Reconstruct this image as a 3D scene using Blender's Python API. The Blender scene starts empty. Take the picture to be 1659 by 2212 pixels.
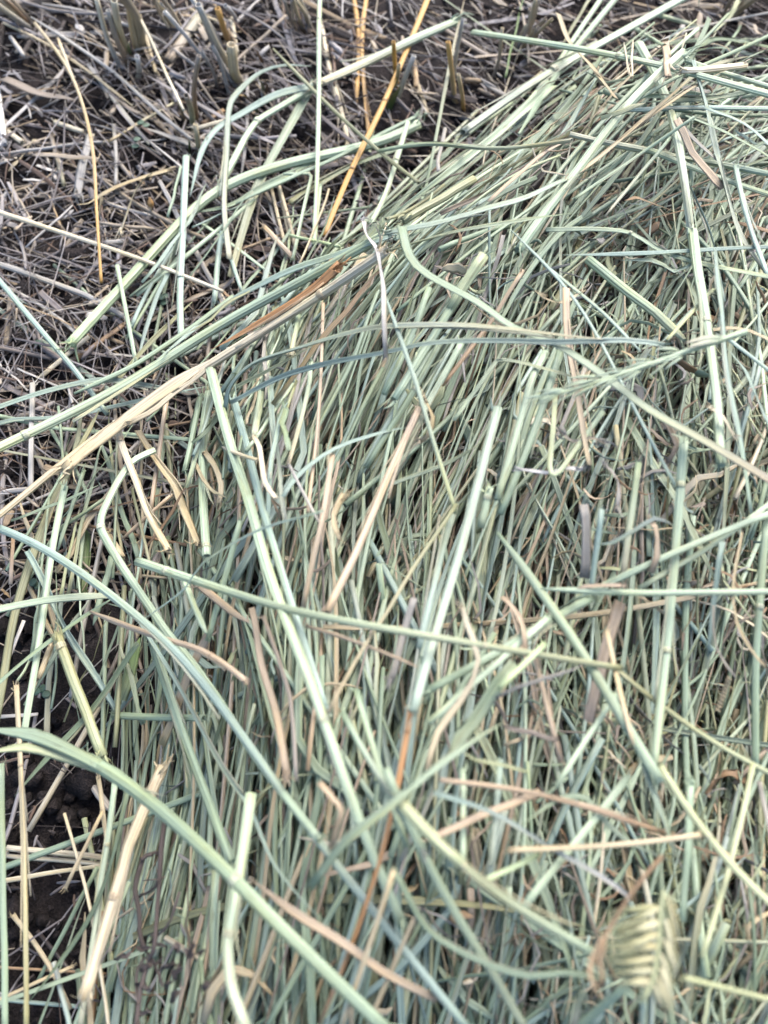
import bpy, math, random
import numpy as np

# ------------------------------------------------------------------ camera, sky, sun, exposure
scene = bpy.context.scene
CAM_H = 0.36                       # metres above the soil
PITCH = math.radians(24)           # tilt away from straight down
FPX = 1779.0                       # focal length in the units of the traced outlines (1659 x 2212)
CX, CY = 829.5, 1106.0

cam_d = bpy.data.cameras.new('camera')
cam = bpy.data.objects.new('camera', cam_d)
scene.collection.objects.link(cam)
cam.location = (0, 0, CAM_H)
cam.rotation_euler = (PITCH, 0, 0)
cam_d.sensor_fit = 'VERTICAL'
cam_d.sensor_height = 24.0
cam_d.lens = 24.0 * FPX / 2212.0
cam_d.clip_start = 0.01
cam_d.clip_end = 500
cam_d.dof.use_dof = True
cam_d.dof.focus_distance = 0.365
cam_d.dof.aperture_fstop = 5.2
scene.camera = cam

SUN_EL, SUN_AZ = math.radians(52), math.radians(28)
world = bpy.data.worlds.new('World')
scene.world = world
world.use_nodes = True
wn = world.node_tree
sky = wn.nodes.new('ShaderNodeTexSky')
sky.sky_type = 'NISHITA'
sky.sun_disc = False
sky.sun_elevation = SUN_EL
sky.sun_rotation = SUN_AZ
sky.air_density = 1.0
sky.dust_density = 3.6
sky.ozone_density = 1.0
bg = wn.nodes['Background']
bg.inputs['Strength'].default_value = 0.115
wn.links.new(sky.outputs[0], bg.inputs['Color'])

sun_d = bpy.data.lights.new('sun', 'SUN')
sun_d.energy = 1.15
sun_d.angle = math.radians(38)
sun_d.color = (1.0, 0.98, 0.95)
sun = bpy.data.objects.new('sun', sun_d)
scene.collection.objects.link(sun)
# light comes from azimuth SUN_AZ (measured from +Y towards +X, as the sky node does)
sun.rotation_euler = (math.pi / 2 - SUN_EL, 0, math.pi - SUN_AZ)

vs = scene.view_settings
vs.view_transform = 'Standard'
vs.look = 'None'
vs.gamma = 1.0
vs.use_curve_mapping = False
vs.exposure = 2.36

rnd = random.Random(7)
rng = np.random.default_rng(7)
COL = scene.collection

# ------------------------------------------------------------------ geometry of the place
FWD = np.array([0, math.sin(PITCH), -math.cos(PITCH)])
UPV = np.array([0, math.cos(PITCH), math.sin(PITCH)])
CAMP = np.array([0, 0, CAM_H])

def ray(px, py):
    return FWD + np.array([1.0, 0, 0]) * (px - CX) / FPX - UPV * (py - CY) / FPX

def at(px, py, z):
    d = ray(px, py)
    return CAMP + d * ((z - CAM_H) / d[2])

def depth(p):
    return float(np.dot(p - CAMP, FWD))

def to_px(p):
    v = p - CAMP
    k = v @ FWD
    return CX + FPX * v[0] / k, CY - FPX * (v @ UPV) / k

# outline of the heap on the soil (traced, then laid on the ground plane)
HEAP_PX = [(2300, 120), (1659, 95), (1420, 75), (1270, 95), (1030, 250), (860, 370), (700, 520), (560, 650), (470, 790), (420, 930),
           (345, 1080), (265, 1230), (245, 1400), (255, 1600), (240, 1800), (195, 2000), (165, 2250), (150, 2700), (2300, 2700)]
HEAP = np.array([at(x, y, 0.0)[:2] for x, y in HEAP_PX])

def inside(x, y):
    n, c, j = len(HEAP), False, len(HEAP) - 1
    for i in range(n):
        xi, yi = HEAP[i]; xj, yj = HEAP[j]
        if (yi > y) != (yj > y) and x < (xj - xi) * (y - yi) / (yj - yi) + xi:
            c = not c
        j = i
    return c

def edge_dist(x, y):
    a = HEAP; b = np.roll(HEAP, -1, axis=0)
    p = np.array([x, y]); ab = b - a
    t = np.clip(((p - a) * ab).sum(1) / (ab * ab).sum(1), 0, 1)
    return float(np.sqrt((((a + ab * t[:, None]) - p) ** 2).sum(1).min()))

def heap_raw(x, y):
    d = edge_dist(x, y)
    if not inside(x, y):
        d = -d
    t = min(max((d + 0.012) / 0.11, 0), 1)
    h = 0.082 * (t * t * (3 - 2 * t))
    h *= 0.88 + 0.16 * math.sin(x * 31 + 1.0) * math.sin(y * 27 + 0.4) + 0.08 * math.sin(x * 60 + y * 71)
    return h

# sampled once on a grid, then looked up
GX = np.linspace(-0.75, 0.75, 151); GY = np.linspace(-0.5, 1.1, 161)
GH = np.array([[heap_raw(x, y) for x in GX] for y in GY])

def heap_h(x, y):
    fx = min(max((x + 0.75) / 1.5 * 150, 0), 149.999); fy = min(max((y + 0.5) / 1.6 * 160, 0), 159.999)
    i, j = int(fx), int(fy); fx -= i; fy -= j
    return float((GH[j, i] * (1 - fx) + GH[j, i + 1] * fx) * (1 - fy) + (GH[j + 1, i] * (1 - fx) + GH[j + 1, i + 1] * fx) * fy)

def surf(px, py):
    z = 0.0
    for _ in range(14):
        p = at(px, py, z)
        z = 0.4 * z + 0.6 * heap_h(p[0], p[1])
    return z

# ------------------------------------------------------------------ colours (own pigment of each thing)
def lin(c):
    c = c / 255.0
    return c / 12.92 if c <= 0.04045 else ((c + 0.055) / 1.055) ** 2.4

ALB = 0.42
def pig(r, g, b):
    return np.array([lin(r), lin(g), lin(b)]) * ALB

PAL = {
    'pg': pig(202, 222, 188), 'sg': pig(172, 194, 162), 'bg': pig(182, 206, 190), 'wb': pig(188, 206, 184),
    'ol': pig(176, 178, 134), 'yg': pig(208, 216, 168), 'gr': pig(122, 154, 82), 'dg': pig(138, 158, 126),
    'cr': pig(242, 230, 200), 'ta': pig(221, 204, 166), 'ye': pig(224, 174, 84), 'or': pig(214, 160, 104), 'pe': pig(219, 197, 168),
    'br': pig(178, 146, 110), 'gl': pig(192, 188, 180), 'gb': pig(166, 152, 136), 'db': pig(72, 60, 54), 'lg': pig(208, 228, 178),
    'ww': pig(234, 232, 230),
}

# ------------------------------------------------------------------ materials
def new_mat(name, rough, streak, spots, translucent=0.0, spec=0.5, bump=0.5, low=0.55, high=1.32):
    m = bpy.data.materials.new(name)
    m.use_nodes = True
    nt = m.node_tree; N = nt.nodes; L = nt.links
    bs = N['Principled BSDF']; out = N['Material Output']
    col = N.new('ShaderNodeAttribute'); col.attribute_name = 'pigment'
    loc = N.new('ShaderNodeAttribute'); loc.attribute_name = 'fibre'
    mp = N.new('ShaderNodeMapping'); mp.inputs['Scale'].default_value = (14, streak, streak)
    L.new(loc.outputs['Vector'], mp.inputs['Vector'])
    nz = N.new('ShaderNodeTexNoise'); nz.inputs['Scale'].default_value = 1.0; nz.inputs['Detail'].default_value = 3
    L.new(mp.outputs[0], nz.inputs['Vector'])
    mr = N.new('ShaderNodeMapRange'); mr.inputs['From Min'].default_value = 0.3; mr.inputs['From Max'].default_value = 0.7
    mr.inputs['To Min'].default_value = low; mr.inputs['To Max'].default_value = high
    L.new(nz.outputs[0], mr.inputs['Value'])
    mul = N.new('ShaderNodeVectorMath'); mul.operation = 'SCALE'
    L.new(col.outputs['Color'], mul.inputs[0]); L.new(mr.outputs[0], mul.inputs['Scale'])
    # patches along the stalk that have dried towards straw
    mp3 = N.new('ShaderNodeMapping'); mp3.inputs['Scale'].default_value = (28, 0.5, 0.5)
    L.new(loc.outputs['Vector'], mp3.inputs['Vector'])
    n3 = N.new('ShaderNodeTexNoise'); n3.inputs['Scale'].default_value = 1.0; n3.inputs['Detail'].default_value = 2
    L.new(mp3.outputs[0], n3.inputs['Vector'])
    r3 = N.new('ShaderNodeMapRange'); r3.inputs['From Min'].default_value = 0.50; r3.inputs['From Max'].default_value = 0.72
    r3.inputs['To Min'].default_value = 0; r3.inputs['To Max'].default_value = 0.8
    L.new(n3.outputs[0], r3.inputs['Value'])
    mx3 = N.new('ShaderNodeMix'); mx3.data_type = 'RGBA'; mx3.blend_type = 'MULTIPLY'
    L.new(r3.outputs[0], mx3.inputs['Factor']); L.new(mul.outputs[0], mx3.inputs['A'])
    mx3.inputs['B'].default_value = (1.08, 0.97, 0.70, 1)
    # weathering spots with a shape of their own
    mp2 = N.new('ShaderNodeMapping'); mp2.inputs['Scale'].default_value = (120, 1.6, 1.6)
    L.new(loc.outputs['Vector'], mp2.inputs['Vector'])
    n2 = N.new('ShaderNodeTexNoise'); n2.inputs['Scale'].default_value = 1.0; n2.inputs['Detail'].default_value = 4
    L.new(mp2.outputs[0], n2.inputs['Vector'])
    r2 = N.new('ShaderNodeMapRange'); r2.inputs['From Min'].default_value = 0.58; r2.inputs['From Max'].default_value = 0.74
    r2.inputs['To Min'].default_value = 0; r2.inputs['To Max'].default_value = spots
    L.new(n2.outputs[0], r2.inputs['Value'])
    mix = N.new('ShaderNodeMix'); mix.data_type = 'RGBA'; mix.blend_type = 'MULTIPLY'
    L.new(r2.outputs[0], mix.inputs['Factor']); L.new(mx3.outputs['Result'], mix.inputs['A'])
    mix.inputs['B'].default_value = (0.50, 0.38, 0.26, 1)
    L.new(mix.outputs['Result'], bs.inputs['Base Color'])
    bs.inputs['Roughness'].default_value = rough
    bs.inputs['Specular IOR Level'].default_value = spec
    bp = N.new('ShaderNodeBump'); bp.inputs['Strength'].default_value = bump; bp.inputs['Distance'].default_value = 0.0006
    L.new(nz.outputs[0], bp.inputs['Height']); L.new(bp.outputs[0], bs.inputs['Normal'])
    if translucent:
        tr = N.new('ShaderNodeBsdfTranslucent'); ms = N.new('ShaderNodeMixShader')
        ms.inputs['Fac'].default_value = translucent
        L.new(mix.outputs['Result'], tr.inputs['Color'])
        L.new(bs.outputs[0], ms.inputs[1]); L.new(tr.outputs[0], ms.inputs[2]); L.new(ms.outputs[0], out.inputs['Surface'])
    return m

M_STEM = new_mat('green_stem', 0.46, 6.0, 0.6)
M_BLADE = new_mat('green_blade', 0.48, 9.0, 0.6, translucent=0.14)
M_DRY = new_mat('dry_straw', 0.5, 5.0, 0.75)
M_LEAF = new_mat('dry_leaf', 0.6, 9.0, 0.7, translucent=0.1)
M_LITTER = new_mat('weathered_litter', 0.75, 4.0, 0.8, low=0.6, high=1.2)
M_ROT = new_mat('rotten_stalk', 0.85, 4.0, 0.8, low=0.5, high=1.3)

def soil_mat():
    m = bpy.data.materials.new('dark_soil'); m.use_nodes = True
    nt = m.node_tree; N = nt.nodes; L = nt.links; bs = N['Principled BSDF']
    tc = N.new('ShaderNodeTexCoord')
    n1 = N.new('ShaderNodeTexNoise'); n1.inputs['Scale'].default_value = 90; n1.inputs['Detail'].default_value = 8
    n2 = N.new('ShaderNodeTexNoise'); n2.inputs['Scale'].default_value = 900; n2.inputs['Detail'].default_value = 4
    L.new(tc.outputs['Object'], n1.inputs['Vector']); L.new(tc.outputs['Object'], n2.inputs['Vector'])
    cr = N.new('ShaderNodeValToRGB')
    cr.color_ramp.elements[0].position = 0.3; cr.color_ramp.elements[0].color = (0.006, 0.005, 0.005, 1)
    cr.color_ramp.elements[1].position = 0.75; cr.color_ramp.elements[1].color = (0.026, 0.021, 0.020, 1)
    L.new(n1.outputs[0], cr.inputs['Fac'])
    mr = N.new('ShaderNodeMapRange'); mr.inputs['From Min'].default_value = 0.35; mr.inputs['From Max'].default_value = 0.7
    mr.inputs['To Min'].default_value = 0.6; mr.inputs['To Max'].default_value = 1.5
    L.new(n2.outputs[0], mr.inputs['Value'])
    mul = N.new('ShaderNodeVectorMath'); mul.operation = 'SCALE'
    L.new(cr.outputs[0], mul.inputs[0]); L.new(mr.outputs[0], mul.inputs['Scale'])
    L.new(mul.outputs[0], bs.inputs['Base Color'])
    bs.inputs['Roughness'].default_value = 0.95; bs.inputs['Specular IOR Level'].default_value = 0.15
    bp = N.new('ShaderNodeBump'); bp.inputs['Strength'].default_value = 0.8; bp.inputs['Distance'].default_value = 0.002
    L.new(n2.outputs[0], bp.inputs['Height']); L.new(bp.outputs[0], bs.inputs['Normal'])
    return m
M_SOIL = soil_mat()

# ------------------------------------------------------------------ sweeping a section along a path
def circle(m):
    t = np.arange(m) * 2 * math.pi / m
    return np.stack([np.cos(t), np.sin(t)], 1)

def blade_section(fold=0.25, thick=0.09):
    xs = np.array([-1, -0.5, 0, 0.5, 1.0])
    top = np.stack([xs, fold * np.abs(xs) + thick * (1.05 - xs * xs)], 1)
    bot = np.stack([xs[3:0:-1], fold * np.abs(xs[3:0:-1]) - thick * (1.05 - xs[3:0:-1] ** 2)], 1)
    return np.concatenate([top[::-1][:0], top, bot])

def ribbed(m, ribs, depth_):
    t = np.arange(m) * 2 * math.pi / m
    r = 1 - depth_ * (0.5 + 0.5 * np.cos(ribs * t)) ** 2
    return np.stack([np.cos(t) * r, np.sin(t) * r], 1)

SEC_RIB = ribbed(32, 8, 0.16)
SEC_STEM = ribbed(12, 6, 0.10)
SEC_LOW = circle(6)
SEC_BLADE = blade_section()
SEC_FLAT = blade_section(0.08, 0.07)
SEC_FOLD = blade_section(0.75, 0.10)

def smooth_path(P, step=0.006, kink=False, most=70):
    P = np.asarray(P, float)
    if len(P) == 2 or kink:
        d = np.r_[0, np.cumsum(np.linalg.norm(np.diff(P, axis=0), axis=1))]
        n = int(min(max(d[-1] / step, 4), most))
        t = np.unique(np.r_[np.linspace(0, d[-1], n), d])
        return np.stack([np.interp(t, d, P[:, k]) for k in range(3)], 1)
    Q = np.vstack([2 * P[0] - P[1], P, 2 * P[-1] - P[-2]])
    out = []
    for i in range(1, len(Q) - 2):
        p0, p1, p2, p3 = Q[i - 1:i + 3]
        n = int(min(max(np.linalg.norm(p2 - p1) / step, 2), 14))
        t = (np.arange(n) / n)[:, None]
        out.append(0.5 * ((2 * p1) + (-p0 + p2) * t + (2 * p0 - 5 * p1 + 4 * p2 - p3) * t ** 2 + (-p0 + 3 * p1 - 3 * p2 + p3) * t ** 3))
    out.append(Q[-2][None])
    return np.vstack(out)

def sweep(P, a, b, sec, roll=0.0, hollow=False, seed=0.0):
    """rings of the section along P; returns verts, quads, fibre coordinates, ring index of each vertex"""
    n = len(P); m = len(sec)
    a = np.broadcast_to(np.asarray(a, float), n); b = np.broadcast_to(np.asarray(b, float), n)
    roll = np.broadcast_to(np.asarray(roll, float), n)
    T = np.gradient(P, axis=0); T /= np.linalg.norm(T, axis=1)[:, None] + 1e-12
    up = np.array([0, 0, 1.0]) if np.abs(T[:, 2]).mean() < 0.8 else np.array([0, -1.0, 0.2])
    side = np.cross(T, up); side /= np.linalg.norm(side, axis=1)[:, None] + 1e-12
    nor = np.cross(side, T)
    c, s = np.cos(roll)[:, None], np.sin(roll)[:, None]
    S2 = side * c + nor * s; N2 = -side * s + nor * c
    u = np.r_[0, np.cumsum(np.linalg.norm(np.diff(P, axis=0), axis=1))]
    idx = np.arange(n); sc = np.ones(n); PP = P
    inn = min(3 * a.max(), 0.3 * u[-1])
    if hollow:
        idx = np.r_[0, 0, 0, idx, n - 1, n - 1, n - 1]
        sc = np.r_[0.02, 0.70, 0.78, sc, 0.78, 0.70, 0.02]
        PP = np.vstack([P[0] + T[0] * inn, P[0] + T[0] * inn, P[0], P, P[-1], P[-1] - T[-1] * inn, P[-1] - T[-1] * inn])
    else:
        idx = np.r_[0, idx, n - 1]; sc = np.r_[0.02, sc, 0.02]; PP = np.vstack([P[0], P, P[-1]])
    V = PP[:, None] + S2[idx][:, None] * (sec[None, :, :1] * (a[idx] * sc)[:, None, None]) + N2[idx][:, None] * (sec[None, :, 1:] * (b[idx] * sc)[:, None, None])
    k = len(idx)
    fib = np.empty((k, m, 3)); fib[:, :, 0] = (u[idx] + seed)[:, None]; fib[:, :, 1] = sec[:, 0]; fib[:, :, 2] = sec[:, 1] + seed
    i = np.arange(k - 1)[:, None] * m; j = np.arange(m)[None]; j2 = (j + 1) % m
    F = np.stack([i + j, i + j2, i + m + j2, i + m + j], 2).reshape(-1, 4)
    return V.reshape(-1, 3), F, fib.reshape(-1, 3), np.repeat(idx, m)

class Bag:
    """collects swept pieces and makes one mesh of them"""
    def __init__(self):
        self.v, self.f, self.u, self.c, self.n = [], [], [], [], 0
    def add(self, V, F, U, C):
        self.v.append(V); self.f.append(F + self.n); self.u.append(U)
        self.c.append(np.broadcast_to(C, (len(V), 3))); self.n += len(V)
    def mesh(self, name, mat, origin=None):
        V = np.vstack(self.v); F = np.vstack(self.f); U = np.vstack(self.u); C = np.vstack(self.c)
        if origin is not None:
            V = V - origin
        me = bpy.data.meshes.new(name)
        me.vertices.add(len(V)); me.vertices.foreach_set('co', V.astype(np.float32).ravel())
        me.loops.add(F.size); me.loops.foreach_set('vertex_index', F.astype(np.int32).ravel())
        me.polygons.add(len(F)); me.polygons.foreach_set('loop_start', (np.arange(len(F)) * 4).astype(np.int32))
        me.polygons.foreach_set('use_smooth', np.ones(len(F), bool))
        at1 = me.attributes.new('fibre', 'FLOAT_VECTOR', 'POINT'); at1.data.foreach_set('vector', U.astype(np.float32).ravel())
        at2 = me.attributes.new('pigment', 'FLOAT_COLOR', 'POINT')
        at2.data.foreach_set('color', np.c_[C, np.ones(len(C))].astype(np.float32).ravel())
        me.update(calc_edges=True); me.validate()
        me.materials.append(mat)
        return me
    def obj(self, name, mat, parent=None, origin=None):
        o = bpy.data.objects.new(name, self.mesh(name, mat, origin))
        COL.objects.link(o)
        if origin is not None:
            o.location = origin
        if parent is not None:
            o.parent = parent
        return o

def tag(o, label, cat, group=None, kind=None):
    o['label'] = label; o['category'] = cat
    if group: o['group'] = group
    if kind: o['kind'] = kind
    return o

def wobble(n, amp, k=3):
    """smooth random drift along a path"""
    t = np.linspace(0, 1, n)
    w = np.zeros(n)
    for _ in range(k):
        w += math.sin(1) * 0 + np.sin(t * rng.uniform(2, 16) + rng.uniform(0, 6.3)) * rng.uniform(0.3, 1)
    return amp * w / k

def tint_path(c0, c1, n, amt=0.10, e=1.5):
    t = np.linspace(0, 1, n)[:, None] ** e
    C = c0 * (1 - t) + c1 * t
    C = C * (1 + wobble(n, amt * 1.6))[:, None]
    yel = np.clip(wobble(n, 0.5) - 0.12, 0, 0.35)[:, None]
    return C * (1 - yel) + C * np.array([1.12, 1.0, 0.62]) * yel

# ------------------------------------------------------------------ the ground
def build_ground():
    def axis(lo, hi, n, far):
        core = np.linspace(lo, hi, n)
        ext = np.geomspace(0.05, far, 14)
        return np.r_[lo - ext[::-1], core, hi + ext]
    X = axis(-0.6, 0.6, 240, 60); Y = axis(-0.35, 0.95, 260, 60)
    xx, yy = np.meshgrid(X, Y)
    z = np.zeros_like(xx)
    g = np.random.default_rng(3)
    for f, a in ((18, 0.0035), (45, 0.002), (110, 0.0013), (260, 0.0009), (420, 0.0006)):
        for _ in range(5):
            th = g.uniform(0, 6.28); ph = g.uniform(0, 6.28)
            z += a * 0.55 * np.sin(f * g.uniform(0.7, 1.4) * (xx * math.cos(th) + yy * math.sin(th)) + ph)
    z += g.normal(0, 0.0006, z.shape)
    far = (np.abs(xx) > 0.62) | (yy > 0.97) | (yy < -0.37)
    z[far] *= 0.3
    z -= 0.006
    V = np.stack([xx, yy, z], 2).reshape(-1, 3)
    nx = len(X); i = np.arange(len(Y) - 1)[:, None] * nx + np.arange(nx - 1)[None]
    F = np.stack([i, i + 1, i + nx + 1, i + nx], 2).reshape(-1, 4)
    b = Bag(); b.add(V, F, V.copy(), np.array([0.05, 0.04, 0.035]))
    o = b.obj('ground', M_SOIL); o['kind'] = 'structure'; o['label'] = 'dark crumbly field soil under stubble and cut grass'
    o['category'] = 'ground'
    return o
build_ground()

# soil crumbs: nobody could count them
def build_crumbs():
    b = Bag(); g = np.random.default_rng(5)
    sec = circle(6)
    for k in range(5200):
        px, py = g.uniform(-250, 1900), g.uniform(-150, 2400)
        p = at(px, py, 0.0)
        if heap_h(p[0], p[1]) > 0.03: continue
        r = g.uniform(0.0007, 0.0034) * (1.0 if g.random() < 0.9 else 1.9)
        n = 5
        t = np.linspace(-1, 1, n)
        ax = g.normal(size=3); ax[2] *= 0.4; ax /= np.linalg.norm(ax)
        P = np.array([p[0], p[1], -0.004 + r * 0.4 + g.uniform(0, 0.003)]) + ax * (t * r)[:, None] + g.normal(0, r * 0.12, (n, 3))
        w = np.sqrt(np.clip(1 - t * t * 0.9, 0.05, 1)) * r * g.uniform(0.7, 1.1, n)
        V, F, U, _ = sweep(P, w, w * g.uniform(0.6, 1), sec, g.uniform(0, 6))
        V = V + g.normal(0, r * 0.16, V.shape)
        b.add(V, F, U, 0.05)
    o = b.obj('soil_crumbs', M_SOIL)
    tag(o, 'small dark crumbs of soil between the straw litter', 'soil', kind='stuff')
build_crumbs()

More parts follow.
